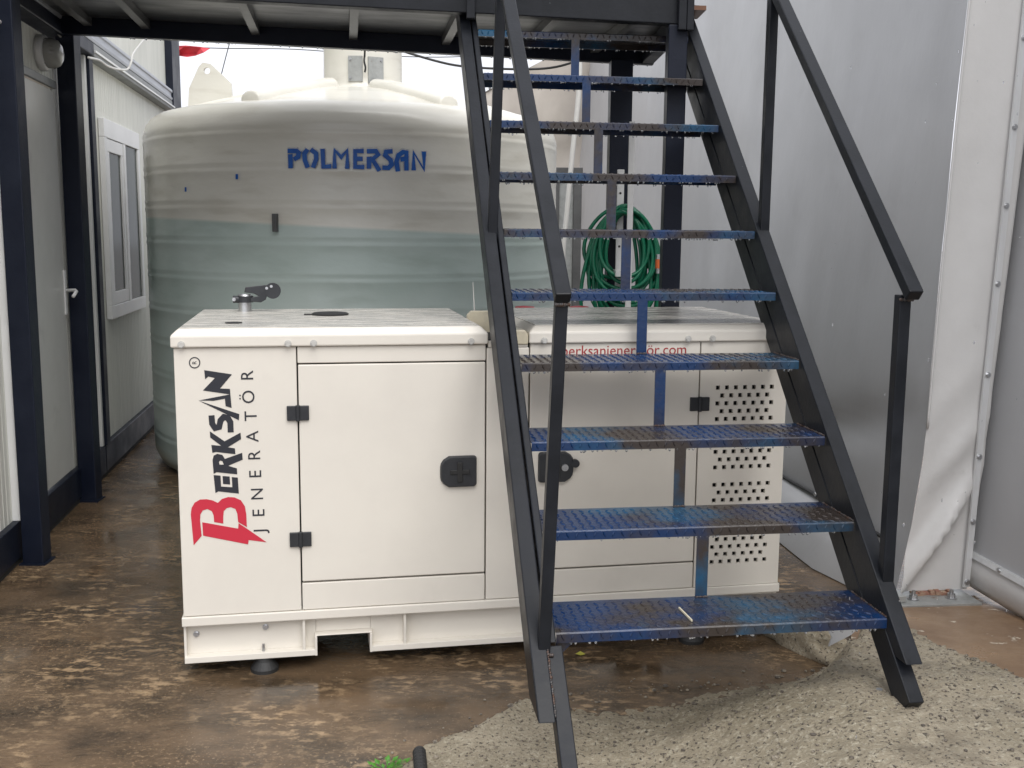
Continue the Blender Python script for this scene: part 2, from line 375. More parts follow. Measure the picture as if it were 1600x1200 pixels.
def door(x0, x1, hinge_left, latch_c, rounded_side, zs, keyhole):
    d = MB().box(x0+.003, x1-.003, -.002, .018, dz0, dz1).build('door', M['cream'], G, bevel=.0035)
    for z in zs: hinge(d, x0 if hinge_left else x1, z)
    w, h = .125, .108
    half = [(w/2-.012+.012*math.cos(R(90-15*k)), h/2-.012+.012*math.sin(R(90-15*k))) for k in range(7)]
    half += [(x, -z) for x, z in reversed(half)]
    n_ = 9; arc = []
    for k in range(n_+1):
        zz = -h/2+h*k/n_; arc.append((-w/2+.030*abs(2*zz/h)**4, zz))
    out = [(rounded_side*x, z) for x, z in half+arc]
    if rounded_side < 0: out.reverse()
    cx, cz = latch_c
    l = MB().prism(out, lambda a, c: (cx+a, -.003, cz+c), lambda a, c: (cx+a*.93, -.016, cz+c*.93)).build('latch', M['blackplastic'], d, bevel=.002)
    q = MB(); q.box(cx-.006, cx+.012, -.021, -.0155, cz-.034, cz+.034); q.box(cx-.030, cx+.036, -.020, -.0152, cz-.008, cz+.008)
    q.build('handle', M['rubber'], l, bevel=.003)
    if keyhole:
        MB().tube([(cx+.028, -.0155, cz), (cx+.028, -.024, cz)], .012, 14).build('lock_cylinder', M['steel'], l, smooth=False)
        MB().tube([(cx+.066, -.004, cz+.012), (cx+.066, -.020, cz+.012)], .014, 14).build('latch_tab', M['blackplastic'], l)
    return d
lc = gq(716, 736); hz = [gq(468, 645).z, gq(470, 842).z]
door(X1, X2, True, (lc.x, lc.z), 1, hz, False)
lc2 = gq(868, 729)
door(X2b, X3, False, (lc2.x, lc2.z), -1, [gq(1091, 631).z, gq(1088, 822).z], True)
# perforated vent panel: real square holes
def ventpanel():
    m = MB(); x0, x1, z0, z1, th = X3+g, GL-g, ZR+g, ZC-g, .012
    a = gq(1122, 606); c = gq(1206, 606); sx = (c.x-a.x)/6; hs = .0076
    rows = []
    for base in ((606, 655, 1122), (682, 730.6, 1119), (758, 806, 1116), (832, 878.4, 1112)):
        zt, zb = gq(base[2], base[0]).z, gq(base[2], base[1]).z
        xs = a.x
        for k in range(5):
            z = zt+(zb-zt)*k/4
            n = 7 if k % 2 == 0 else 6
            rows.append((z, [xs+sx*(i+(0 if n == 7 else .5)) for i in range(n)]))
    rows.sort()
    def quad(xa, xb, za, zb): m.add([(xa, 0, za), (xb, 0, za), (xb, 0, zb), (xa, 0, zb)], [(0, 1, 2, 3)])
    cur = z0
    for z, xs in rows:
        quad(x0, x1, cur, z-hs); px_ = x0
        for x in xs:
            quad(px_, x-hs, z-hs, z+hs); px_ = x+hs
            A, B, Cc, Dd = (x-hs, z-hs), (x+hs, z-hs), (x+hs, z+hs), (x-hs, z+hs)
            for p, q in ((A, B), (B, Cc), (Cc, Dd), (Dd, A)):
                m.add([(p[0], 0, p[1]), (q[0], 0, q[1]), (q[0], th, q[1]), (p[0], th, p[1])], [(0, 1, 2, 3)])
        quad(px_, x1, z-hs, z+hs); cur = z+hs
    quad(x0, x1, cur, z1)
    for p, q in (((x0, z0), (x1, z0)), ((x1, z0), (x1, z1)), ((x1, z1), (x0, z1)), ((x0, z1), (x0, z0))):
        m.add([(p[0], 0, p[1]), (q[0], 0, q[1]), (q[0], th, q[1]), (p[0], th, p[1])], [(0, 1, 2, 3)])
    return m.build('vent_panel', M['cream'], G)
ventpanel()
# lids
def bolt(par, x, y, z, axis='y', r=.0085, name='bolt', mat='steel'):
    b = MB()
    if axis == 'y': b.tube([(x, y, z), (x, y-.003, z)], r*1.35, 12); b.tube([(x, y-.002, z), (x, y-.009, z)], r, 6)
    else: b.tube([(x, y, z), (x, y, z+.003)], r*1.35, 12); b.tube([(x, y, z+.002), (x, y, z+.012)], r, 6)
    return b.build(name, M[mat], par)
def lid(x0, x1, bolts):
    y0, y1, c = -.012, GD+.006, .022
    o = MB()
    o.add([(x0, y0, ZC), (x1, y0, ZC), (x1, y1, ZC), (x0, y1, ZC), (x0, y0, ZT-c), (x1, y0, ZT-c), (x1, y1, ZT-c), (x0, y1, ZT-c),
           (x0+c, y0+c, ZT-.001), (x1-c, y0+c, ZT-.001), (x1-c, y1-c, ZT-.001), (x0+c, y1-c, ZT-.001)],
          [(3, 2, 1, 0), (0, 1, 5, 4), (1, 2, 6, 5), (2, 3, 7, 6), (3, 0, 4, 7), (4, 5, 9, 8), (5, 6, 10, 9), (6, 7, 11, 10), (7, 4, 8, 11), (8, 9, 10, 11)])
    l = o.build('lid', M['cream'], G, bevel=.005)
    MB().box(x0+c+.004, x1-c-.004, y0+c+.004, y1-c-.004, ZT-.006, ZT+.0015).build('wet_top', M['cream_wet'], l, label='top of the lid, wet and beaded with rain')
    for px_ in bolts: v = gq(px_, 537, y0); bolt(l, v.x, y0, ZC+.010, mat='boltp')
    return l
XL = gq(762, 520).x; XR0 = gq(826, 520).x
lid1 = lid(-.006, XL, (283, 450, 490, 736)); lid2 = lid(XR0, GL+.010, (850, 1075, 1113, 1205))
# trough between the lids with lifting bracket and antenna
MB().box(XL+.002, XR0-.002, .0, GD, ZC-.012, ZC+.006).build('trough', M['cream'], G, bevel=.002)
v = GF.py(752, 510, .30)
MB().prism([(px_+v.x, pz_) for px_, pz_ in ((-.05, ZC+.006), (.07, ZC+.006), (.07, ZT+.012), (.055, ZT+.027), (-.035, ZT+.027), (-.05, ZT+.012))], lambda a, c: (a, .30, c), lambda a, c: (a, .33, c)).build('lifting_bracket', M['yellowed'], G, bevel=.003)
MB().prism([(XR0-.075, ZC-.004), (XR0-.002, ZC-.004), (XR0-.002, ZT-.03), (XR0-.012, ZT-.014), (XR0-.075, ZT-.014)], lambda a, c: (a, -.006, c), lambda a, c: (a, .16, c)).build('corner_cover', M['yellowed'], G, bevel=.004)
a0, a1 = GF.py(742, 494, .36), GF.py(739, 441, .36)
MB().tube([(a0.x, .36, ZC), (a0.x, .36, a0.z), (a1.x, .36, a1.z)], [.003, .003, .0012], 8).build('antenna', M['cable_w'], G)
# exhaust with rain cap
v = GF.pz(383, 487, ZT); ex, ey = v.x, v.y
k = .0024
p = MB().lathe([(.024, ZT-.02), (.024, ZT+.035), (.0245, ZT+.066), (.021, ZT+.066), (.021, ZT+.01)], 24, (ex, ey, 0)).build('exhaust_pipe', M['steel'], G, smooth=True)
MB().lathe([(.0255, ZT+.036), (.032, ZT+.036), (.032, ZT+.060), (.0255, ZT+.060), (.0255, ZT+.036)], 24, (ex, ey, 0)).build('clamp', M['blackplastic'], p)
MB().tube([(ex-.042, ey-.012, ZT+.048), (ex-.020, ey-.012, ZT+.048)], .014, 12).build('clamp_lug', M['blackplastic'], p)
bolt(p, ex-.038, ey-.024, ZT+.048, r=.005)
arm = [(.010, .040), (.060, .036), (.078, .046), (.086, .066), (.098, .080), (.096, .100), (.080, .102), (.004, .093), (.000, .074), (.034, .070), (.052, .060), (.030, .056)]
cap = MB().prism([(ex+a, ZT+c) for a, c in arm], lambda a, c: (a, ey-.020, c), lambda a, c: (a, ey-.010, c)).build('rain_cap', M['blackplastic'], p, bevel=.002)
MB().tube([(ex+.105, ey-.024, ZT+.080), (ex+.105, ey-.008, ZT+.080)], .030, 24).build('counterweight', M['blackplastic'], p)
for dx, dz in ((.083, .090), (.100, .097)): bolt(p, ex+dx, ey-.024, ZT+dz, r=.004)
# filler cap and slot on the wet lid
v = GF.pz(516, 492.5, ZT)
fc = MB().lathe([(0, ZT+.002), (.066, ZT+.002), (.068, ZT+.006), (.060, ZT+.010), (0, ZT+.010)], 32, (v.x, v.y, 0)).build('filler_cap', M['rubber'], G)
MB().box(v.x-.095, v.x-.055, v.y-.009, v.y+.009, ZT+.002, ZT+.006).build('tab', M['rubber'], fc, bevel=.002)
v = GF.pz(365, 505.5, ZT); MB().lathe([(0, ZT+.0020), (.028, ZT+.0020), (.028, ZT+.004), (0, ZT+.004)], 20, (v.x, v.y, 0)).build('drain_plug', M['rubber'], G)
# base skid
bf = MB().box(-.004, GL+.004, -.006, GD+.006, ZRB, ZR).build('base_frame', M['cream'], G, bevel=.003)
def pocket(xa, xb, ztop):
    """one long side of the skid with notches for forks"""
    pass
pa, pb = gq(494, 1010).x, gq(580, 1005).x; pz_ = gq(536, 990).z
notches = [(pa, pb), (GL-pb, GL-pa)]
def skid(yf, sgn):
    s = MB(); yb = yf+sgn*.035
    xs = [0]+[v for nn in notches for v in nn]+[GL]
    def slab(x0, x1, z0, z1, ya, yb_): s.box(x0, x1, min(ya, yb_), max(ya, yb_), z0, z1)
    for i in range(0, len(xs), 2):
        slab(xs[i], xs[i+1], Z0, ZRB-.0005, yb, yb+sgn*.012)                 # web
        slab(xs[i], xs[i+1], Z0, Z0+.020, yf, yb-sgn*.0005)                  # bottom flange
    for (n0, n1) in notches:
        slab(n0+.0005, n1-.0005, pz_, ZRB-.0005, yb, yb+sgn*.012)
        slab(n0-.004, n1+.004, pz_-.004, pz_, yf+sgn*.002, yb+sgn*.25)       # pocket roof
        for nx_ in (n0, n1):
            slab(nx_-.004, nx_+.004, Z0-.001, pz_-.0045, yf-sgn*.001, yb+sgn*.25)
    return s.build('skid_rail', M['cream'], bf, bevel=.0015)
sk = skid(0, 1); skid(GD, -1)
for px_ in (475, 633, 1010):
    x = gq(px_, 990).x; MB().box(x-.004, x+.004, .003, .0345, Z0+.0205, ZRB-.001).build('stiffener', M['cream'], bf)
for s in (0, GL-.006): MB().box(s-.001, s+.007, .013, GD-.013, Z0+.001, ZRB-.001).build('end_plate', M['cream'], bf)
for px_, py_ in ((307, 990), (415, 979)): v = gq(px_, py_, .035); bolt(bf, v.x, .034, v.z, r=.0075)
v = gq(412, 1015, .02); MB().tube([(v.x, .018, Z0+.02), (v.x, .018, Z0+.045)], .005, 8).build('foot_bolt', M['steel'], bf)
for x in (gq(413, 1040).x, gq(1085, 993).x):
    for y in (.03, GD-.06): MB().lathe([(0, .0), (.046, .0), (.046, .012), (.030, .035), (.026, Z0), (0, Z0)], 24, (x, y, 0)).build('foot', M['rubber'], G)

# lettering ---------------------------------------------------------------
def flat_poly(mb, loops, fn):
    tri = geometry.tessellate_polygon([[Vector((x, y, 0)) for x, y in l] for l in loops]); pts = [p for l in loops for p in l]
    mb.add([fn(*p) for p in pts], [tuple(t) for t in tri])
def strokes(mb, lines, w, fn):
    for ln in lines:
        n = len(ln); L_, R_ = [], []
        for i, (x, y) in enumerate(ln):
            def nrm(a, c):
                d = math.hypot(c[0]-a[0], c[1]-a[1]); return (-(c[1]-a[1])/d, (c[0]-a[0])/d)
            if i == 0: nn = nrm(ln[0], ln[1]); sc = 1
            elif i == n-1: nn = nrm(ln[-2], ln[-1]); sc = 1
            else:
                n1 = nrm(ln[i-1], ln[i]); n2 = nrm(ln[i], ln[i+1]); nn = (n1[0]+n2[0], n1[1]+n2[1]); d = math.hypot(*nn) or 1; nn = (nn[0]/d, nn[1]/d)
                sc = min(1.18, 1/max(.3, nn[0]*n1[0]+nn[1]*n1[1]))
            L_.append((x+nn[0]*w/2*sc, y+nn[1]*w/2*sc)); R_.append((x-nn[0]*w/2*sc, y-nn[1]*w/2*sc))
        pts = L_+R_
        mb.add([fn(*p) for p in pts], [(i, i+1, n+i+1, n+i) for i in range(n-1)])
def gmap(x, y, off=-.0012):
    v = gq(280+x/3.527, 540+y/3.527); return (v.x, off, v.z)
red = MB()
flat_poly(red, [[(80,1100),(64,930),(68,895),(85,865),(115,848),(150,846),(185,853),(213,866),(235,845),(270,834),(305,836),(340,852),(362,885),(370,930),(373,1000),(325,972),(320,925),(310,900),(285,890),(262,895),(246,912),(243,942),(243,980),(193,972),(190,935),(180,912),(155,900),(130,908),(117,930),(115,960),(124,1048)]], gmap)
flat_poly(red, [[(127,973),(325,1008),(327,978),(376,1010),(482,1083),(383,1071),(380,1095),(132,1047)]], gmap)
red.build('emblem', M['logo_red'], G, label='red B emblem with a lightning bolt')
def glet(name, polys=(), strk=(), w=34):
    b = MB()
    for l in polys: flat_poly(b, l, gmap)
    if strk: strokes(b, strk, w, gmap)
    return b.build(name, M['logo_dark'], G)
glet('letter', [[[(190,713),(228,716),(231,776),(293,780),(290,724),(323,727),(329,815),(216,803),(200,812)]], [[(239,718),(278,721),(281,765),(242,762)]]])
glet('letter', [[[(184,630),(190,606),(210,596),(238,602),(252,624),(347,590),(350,628),(270,662),(318,676),(320,709),(206,697),(190,706)], [(219,640),(226,633),(238,636),(246,656),(222,655)]]])
glet('letter', [[[(169,472),(171,506),(232,552),(177,547),(183,590),(205,586),(310,598),(307,566),(268,560),(341,515),(338,479),(250,527)]]])
glet('letter', strk=[[(178,384),(182,430),(198,454),(220,448),(228,412),(246,393),(268,398),(282,422),(284,478)]], w=33)
glet('letter', [[[(107,303),(331,377),(329,411)]], [[(107,302),(282,268),(289,343),(256,333),(252,292),(190,304)]]])
glet('letter', [[[(138,135),(291,158),(225,236),(280,238),(282,269),(131,247),(197,178),(160,170),(143,186)]]])
ring = MB(); strokes(ring, [[(85+28.5*math.cos(2*math.pi*k/36), 94+28.5*math.sin(2*math.pi*k/36)) for k in range(37)]], 6, gmap); ring.build('registered_ring', M['logo_dark'], G)
def text(ch, size, mat, parent, loc, rot, name='letter', align='CENTER', ext=0, shear=0):
    c = bpy.data.curves.new(name, 'FONT'); c.body = ch; c.size = size; c.align_x = align; c.align_y = 'CENTER'; c.extrude = ext; c.shear = shear; c.resolution_u = 4
    o = bpy.data.objects.new(name, c); COL.objects.link(o)
    dg = bpy.context.evaluated_depsgraph_get(); me = bpy.data.meshes.new_from_object(o.evaluated_get(dg)); bpy.data.objects.remove(o); bpy.data.curves.remove(c)
    me.materials.clear(); me.materials.append(mat); me.name = name
    return inst(name, me, parent, loc, rot)
def gtext(ch, x, y, size, mat, ang=90, **k):
    v = gmap(x, y); return text(ch, size, mat, G, v, Matrix.Rotation(R(ang), 3, 'Y').inverted().to_4x4().to_euler() if 0 else (R(90), R(-ang), 0), **k)
for ch, x, y in (('J', 447, 1018), ('E', 441, 922), ('N', 433, 817), ('E', 423, 708), ('R', 417, 605), ('A', 407, 500), ('T', 398, 388), ('Ö', 385, 282), ('R', 378, 165)):
    gtext(ch, x, y, .0555 if ch != 'Ö' else .0555, M['logo_dark'])
gtext('R', 85, 94, .019, M['logo_dark'])
v = gq(878, 549); v2 = gq(1072, 548)
t_ = text('berksanjeneratör.com', .058, M['text_red'], G, ((v.x+v2.x)/2, -.0012, v.z), (R(90), 0, 0), name='web_address')
wd_ = t_.dimensions.x
t_.scale = ((v2.x-v.x)/max(.01, max(q.co.x for q in t_.data.vertices)-min(q.co.x for q in t_.data.vertices)),)*2+(1,)

# ================================================================== water tank
TC = Vector((-1.03, 6.97, 0)); TR = 1.31
T = empty('water_tank', TC, 0, label='large ribbed white plastic water tank, greenish below its water line, blue stencilled', cat='water tank')
prof = [(0, .004), (1.20, .004), (1.275, .03), (1.302, .09)]
z = .14
while z < 2.0:
    for dz, dr in ((0, 0), (.04, 0), (.050, .0022), (.060, .0025), (.070, .0006), (.080, -.0008), (.094, .002), (.106, .002), (.118, 0)):
        if z+dz < 2.01: prof.append((TR+dr-.004, z+dz))
    z += .197
prof += [(1.303, 2.03), (1.288, 2.075), (1.258, 2.113), (1.215, 2.140), (1.15, 2.158), (1.06, 2.172), (.85, 2.228), (.5, 2.308), (.285, 2.343), (.0, 2.36)]
NX = .055
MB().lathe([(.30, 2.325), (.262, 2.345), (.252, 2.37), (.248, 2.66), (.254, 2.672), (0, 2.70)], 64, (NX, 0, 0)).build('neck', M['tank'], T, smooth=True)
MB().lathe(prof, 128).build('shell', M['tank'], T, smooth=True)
def domez(r):
    pr = prof[-9:]
    for (r0, z0), (r1, z1) in zip(pr, pr[1:]):
        if r1 <= r <= r0: return z0+(z1-z0)*(r0-r)/max(1e-6, r0-r1)
    return 2.3
for a in range(6):          # radial ridges on the dome
    ang = R(-113+60*a); rb = MB(); rows = []
    n = 18; seg = 10
    for i in range(n+1):
        r = .30+(1.10-.30)*i/n; zz = domez(r)-.012; hgt = .066; w = .066
        rows.append([(r*math.cos(ang)-w*math.cos(math.pi*k/seg)*math.sin(ang), r*math.sin(ang)+w*math.cos(math.pi*k/seg)*math.cos(ang), zz+hgt*(math.sin(math.pi*k/seg))**.7 if 0 < k < seg else zz-.01) for k in range(seg+1)])
    vs = [p for rw in rows for p in rw]
    fs = [(i*(seg+1)+k, i*(seg+1)+k+1, (i+1)*(seg+1)+k+1, (i+1)*(seg+1)+k) for i in range(n) for k in range(seg)]
    fs.append(tuple(n*(seg+1)+k for k in range(seg+1)))
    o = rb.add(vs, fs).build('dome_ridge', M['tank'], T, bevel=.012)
    o.data.polygons.foreach_set('use_smooth', [True]*len(o.data.polygons))
# lifting lug with a hole
def lug(pxc, pyc, Y):
    c = onplane(pxc, pyc, (0, Y, 0), Vector((0, 1, 0)))-TC; s = Y/F
    out = [(-26*s, -26*s), (-10*s, 6*s), (-4*s, 12*s), (8*s, 10*s), (38*s, -18*s), (40*s, -(c.z-2.15)), (-30*s, -(c.z-2.15))]
    hole = [(5*s*math.cos(2*math.pi*k/16)+2*s, 5*s*math.sin(2*math.pi*k/16)) for k in range(16)]
    m = MB()
    for yy in (-.014, .014): flat_poly(m, [out, hole], lambda a, c2, yy=yy: (c.x+a, c.y+yy, c.z+c2))
    for lp in (out, hole):
        n = len(lp); m.add([(c.x+a, c.y+yy, c.z+c2) for yy in (-.014, .014) for a, c2 in lp], [(i, (i+1) % n, n+(i+1) % n, n+i) for i in range(n)])
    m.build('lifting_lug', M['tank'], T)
lug(322, 111, 6.85)
# two grey plates on the neck
for p0, p1 in (((543, 86), (566, 126)), ((572, 87), (597, 129))):
    a = onplane(*p0, (0, 6.69, 0), Vector((0, 1, 0)))-TC; c = onplane(*p1, (0, 6.69, 0), Vector((0, 1, 0)))-TC
    mx_ = (a.x+c.x)/2-NX; ang = math.asin(max(-.9, min(.9, mx_/.25))); w2 = (c.x-a.x)/2
    o = MB().box(-w2, w2, -.010, .012, c.z, a.z).build('cover_plate', M['galv'], T); o.location = (NX+mx_*1.02, -.250*math.cos(ang), 0); o.rotation_euler = (0, 0, ang)
    for zz in (c.z+.02, a.z-.02): bolt(o, (-.7 if p0[0] == 543 else .7)*w2, -.010, zz, r=.006)
# stencilled name wrapped on the shell
def tmap(px, py, off=.014):
    d = ray(px, py); ox, oy = EYE.x-TC.x, EYE.y-TC.y; A = d.x*d.x+d.y*d.y; B = ox*d.x+oy*d.y; rr = TR+off; C_ = ox*ox+oy*oy-rr*rr
    t = (-B-math.sqrt(max(0, B*B-A*C_)))/A; P = EYE+d*t-TC; return tuple(P)
def pmap(x, y): return tmap(430+x/6.1538, 200+y/6.1538)
LET = {'P': [[(118,220),(205,220),(226,240),(220,278),(178,302)], [(145,252),(148,388)]], 'O': [[(312,205),(280,245),(286,310),(312,382)], [(342,205),(392,245),(394,300),(362,382)]],
 'L': [[(455,200),(462,372),(540,368)]], 'M': [[(570,390),(572,215),(635,282),(692,215),(692,392)]], 'E': [[(852,222),(768,222),(768,374),(858,376)], [(780,296),(842,296)]],
 'R': [[(880,224),(968,222),(990,256),(934,300),(1004,412)], [(902,276),(902,392)]], 'S': [[(1130,224),(1066,228),(1058,262),(1108,306),(1120,352),(1088,384),(1030,380)]],
 'A': [[(1180,418),(1166,322),(1186,262),(1228,232),(1262,236),(1262,410)], [(1204,302),(1256,296)]], 'N': [[(1332,408),(1332,236),(1430,400),(1430,226)]]}
for ch in 'POLMERSAN':
    b = MB(); strokes(b, LET[ch], 44, pmap); lt = b.build('letter', M['stencil'], T)
    h = MB(); strokes(h, LET[ch], 62, lambda x, y: tmap(430+x/6.1538, 200+(y-6)/6.1538, .0128)); h.build('overspray', M['halo'], lt)
for px_, py_, w, h in ((370, 276, 4, 8), (290, 296, 3, 7)):
    b = MB(); flat_poly(b, [[(-w/2, -h/2), (w/2, -h/2), (w/2, h/2), (-w/2, h/2)]], lambda a, c, X=px_, Y=py_: tmap(X+a, Y+c)); b.build('paint_mark', M['stencil'], T)
P = tmap(432, 348, 0); 
gz = MB().box(-.012, .012, -.035, .0, -.048, .048).build('level_gauge', M['frame'], T, bevel=.003); gz.location = P; gz.rotation_euler = (0, 0, math.atan2(P[1], P[0])+R(90))

# ================================================================== stairs
SA = .90
SF = Frame((.130, 2.845, 0), .13838); SW, RISE, RUN, SZ = 1.0, .2273, .2416, .332
S = empty('staircase', (SF.o.x*SA, SF.o.y*SA, CAMH*(1-SA)), SF.yaw, label='steel staircase of blue checker plate treads with dark handrails', cat='staircase')
S.scale = (SA, SA, SA)
def eyes(P): return EYE+(Vector(P)-EYE)*SA       # the flight is nearer than first fitted
TD = .252
def treadmesh():
    m = MB(); w = SW-.004; lip = .030; t = .005
    prof2 = [(0, 0), (0, -lip), (t, -lip), (t, -t), (TD-t, -t), (TD-t, -lip), (TD, -lip), (TD, 0)]
    prof2[0] = (.004, 0); prof2.insert(1, (0, -.004))
    m.prism(prof2, lambda y, z: (.002, y, z), lambda y, z: (.002+w, y, z))
    return m.mesh('tread', M['tread'])
def lugs():
    m = MB(); sp = .0285; nxl = int((SW-.03)/sp); nyl = 9
    def lugat(c, a, u, n, L=.0135, W=.0048, H=.0027):
        d = (a*1).normalized(); e = n.cross(d)
        m.add([c+d*L, c+e*W, c-d*L, c-e*W, c+n*H+d*L*.45, c+n*H-d*L*.45], [(0, 1, 4), (1, 2, 5, 4), (2, 3, 5), (3, 0, 4, 5)])
    for i in range(nxl):
        for j in range(nyl-1):
            s = 1 if (i+j) % 2 else -1
            lugat(Vector((.02+i*sp, .019+j*sp, .0)), Vector((.55*s, .83, 0)), None, Vector((0, 0, 1)))
        s = 1 if i % 2 else -1
        lugat(Vector((.02+i*sp, .0, -.014)), Vector((.42*s, 0, .9)), None, Vector((0, -1, 0)), L=.012, W=.0035, H=.003)
    return m.mesh('raised_pattern', M['tread'])
def drops(n, seed, x0, x1, y, z):
    rnd = random.Random(seed); m = MB()
    for _ in range(n):
        r = rnd.uniform(.0022, .0048); m.ell((rnd.uniform(x0, x1), y+rnd.uniform(-.001, .002), z-r*.7), (r, r, r*rnd.uniform(1, 1.6)), 6, 4)
    return m
tm, lm = treadmesh(), lugs()
for i in range(10):
    o = inst('tread', tm, S, (0, i*RUN, SZ+i*RISE)); o2 = inst('raised_pattern', lm, o, kind='stuff')
    dm = drops(36, i, .02, SW-.02, .003, -.030)
    for _k in range(0): pass
    dm.v += []; 
    dd = dm.build('water_drops', M['drop'], o, smooth=True, kind='stuff')
    if i > 4:
        d2 = drops(40, 40+i, .02, SW-.02, TD-.003, -.030).build('water_drops', M['drop'], o, smooth=True, kind='stuff')
# welded strut between each tread and the next
for i in range(9):
    x = .505-.006*i
    MB().box(x-.019, x+.019, i*RUN+TD-.010, i*RUN+TD-.005, SZ+i*RISE+.0005, SZ+(i+1)*RISE-.0055).build('strut', M['tread'], S)
# stringers: two tubes each, one behind the other
dirv = Vector((0, RUN, RISE)).normalized(); nrm = Vector((0, RISE, -RUN)).normalized()      # nrm: back and down
def sline(x, t, d): return Vector((x, 0, SZ))+dirv*t+nrm*d
TOPT = 10.35*math.hypot(RUN, RISE)
def cut_tube(x0, x1, d0, d1, zb, name, mat='dark'):
    """tube along the flight with a level cut at its foot"""
    m = MB(); vs = []
    for x in (x0, x1):
        for d in (d0, d1):
            t = (zb-sline(x, 0, d).z)/dirv.z; vs.append(sline(x, t, d))
    for x in (x0, x1):
        for d in (d0, d1): vs.append(sline(x, TOPT+d*(RISE/RUN), d))
    m.add(vs, [(0, 1, 3, 2), (4, 6, 7, 5), (0, 2, 6, 4), (1, 5, 7, 3), (0, 4, 5, 1), (2, 3, 7, 6)])
    return m.build(name, M[mat], S, bevel=.004)
cut_tube(-.080, -.032, -.010, .100, .160, 'stringer'); cut_tube(-.026, -.002, -.006, .100, .315, 'stringer')
cut_tube(SW+.002, SW+.054, -.010, .106, .235, 'stringer'); cut_tube(SW+.002, SW+.052, .111, .195, .30, 'stringer')
def leg(x, w, t0, z1, d, h=.055):
    a = sline(x, t0, d); t1 = (z1-a.z)/dirv.z; MB().beam(a, a+dirv*t1, w, h).build('leg', M['dark'], S, bevel=.003)
leg(-.008, .044, -.035, -.135, .030)
leg(SW+.022, .046, .02, .105, .082, .090)
v = SF.pz(1388, 1092, .085)
MB().tube([(v.x-.03, v.y, .09), (v.x-.03, v.y, .118)], .011, 6).build('anchor_bolt', M['steel'], S)
# corner bracket below the first tread
MB().prism([(.002, SZ-.031), (.055, SZ-.031), (.002, SZ-.085)], lambda a, c: (a, .012, c), lambda a, c: (a, .018, c)).build('bracket', M['tread'], S)
# weld beads
def weld(p0, p1, n, r=.0042):
    rw = random.Random(int(n*97)); m = MB(); p0, p1 = Vector(p0), Vector(p1)
    for i in range(n):
        p = p0.lerp(p1, i/max(1, n-1)); k = r*rw.uniform(.7, 1.4); m.ell((p.x+rw.uniform(-.001, .001), p.y+rw.uniform(-.001, .001), p.z), (k, k, k*1.2), 6, 4)
    m.build('weld_bead', M['weld'], S, smooth=True)
weld(sline(-.031, -.02, -.009), sline(-.031, -.24, -.002), 34)
weld((-.062, -.050, .288), (-.018, -.050, .288), 12); weld((SW+.016, .070, .335), (SW+.056, .070, .335), 12)
weld((SW+.016, 1.195, 1.425), (SW+.056, 1.195, 1.425), 12); weld((SW+.016, .074, 1.272), (SW+.056, .074, 1.272), 12); weld((-.024, -.060, 1.268), (.012, -.060, 1.268), 10)
for i in range(4):
    weld((SW-.002, i*RUN+.01, SZ+i*RISE+.002), (SW-.002, i*RUN+TD-.02, SZ+i*RISE+.002), 22, .003); weld((.487-.006*i, i*RUN+TD-.013, SZ+i*RISE+.002), (.523-.006*i, i*RUN+TD-.013, SZ+i*RISE+.002), 12, .003)
# newels and handrails
def newel(p0, p1, w=.045): return MB().beam(p0, p1, w, w, (1, 0, 0)).build('newel', M['dark'], S, bevel=.003)
newel((-.040, -.028, .285), (-.006, -.040, 1.285), .034)
newel((-.048, 1.20, 1.30), (-.012, 1.17, 2.62), .036)
newel((SW+.036, .094, .33), (SW+.036, .094, 1.285), .036)
newel((SW+.036, 1.215, 1.42), (SW+.036, 1.215, 2.62), .036)
rl = Vector((0, RUN, RISE)).normalized()
MB().beam(Vector((-.008, -.075, 1.285)), Vector((-.025, -.075, 1.285))+Vector((-.02, 2.25, 2.25*.955)), .044, .034).build('handrail', M['dark'], S, bevel=.004)
MB().beam(Vector((SW+.040, .035, 1.285)), Vector((SW+.045, .035, 1.285))+Vector((0, 2.25, 2.25*.935)), .044, .038).build('handrail', M['dark'], S, bevel=.004)
st = SF.pz(1071, 958, SZ)
stick = MB(); a, c = SF.pz(1061, 950, SZ+.004), SF.pz(1081, 970, SZ+.004)
stick.beam(eyes(SF.w(a.x, a.y, SZ+.0045)), eyes(SF.w(c.x, c.y, SZ+.0045)), .005, .004, (0, 0, 1)).build('straw', M['straw'], label='pale straw stalk lying on the lowest blue tread', cat='straw')

# ================================================================== raised walkway
DF = Frame((-2.09, 4.42, 0), R(1.6)); DLn, DW_, DZ = 2.80, 1.08, 2.418
SH = -.0385
D = empty('walkway', DF.o, DF.yaw, label='navy steel walkway on posts joining the staircase to the upper cabin', cat='walkway')
BH = .15
X0, XE = -.9, DLn+.03
def dbox(x0, x1, y0, y1, z0, z1, name, mat, bev=0, yw=0):
    m = MB().box(x0, x1, y0, y1, z0, z1); m.v = [(x, y, z+SH*x) for x, y, z in m.v]
    return m.build(name, M[mat], D, bevel=bev)
dbox(X0, XE, 0, .06, DZ, DZ+BH, 'edge_beam', 'dark', .004)
dbox(X0, XE, DW_-.05, DW_, DZ, DZ+.085, 'edge_beam', 'navy', .004)
dbox(XE-.06, XE-.002, .0605, DW_-.0505, DZ+.002, DZ+.083, 'end_beam', 'navy', .004)
dbox(X0, XE+.03, .0605, DW_+.02, DZ+.086, DZ+.092, 'deck_sheet', 'decksheet')
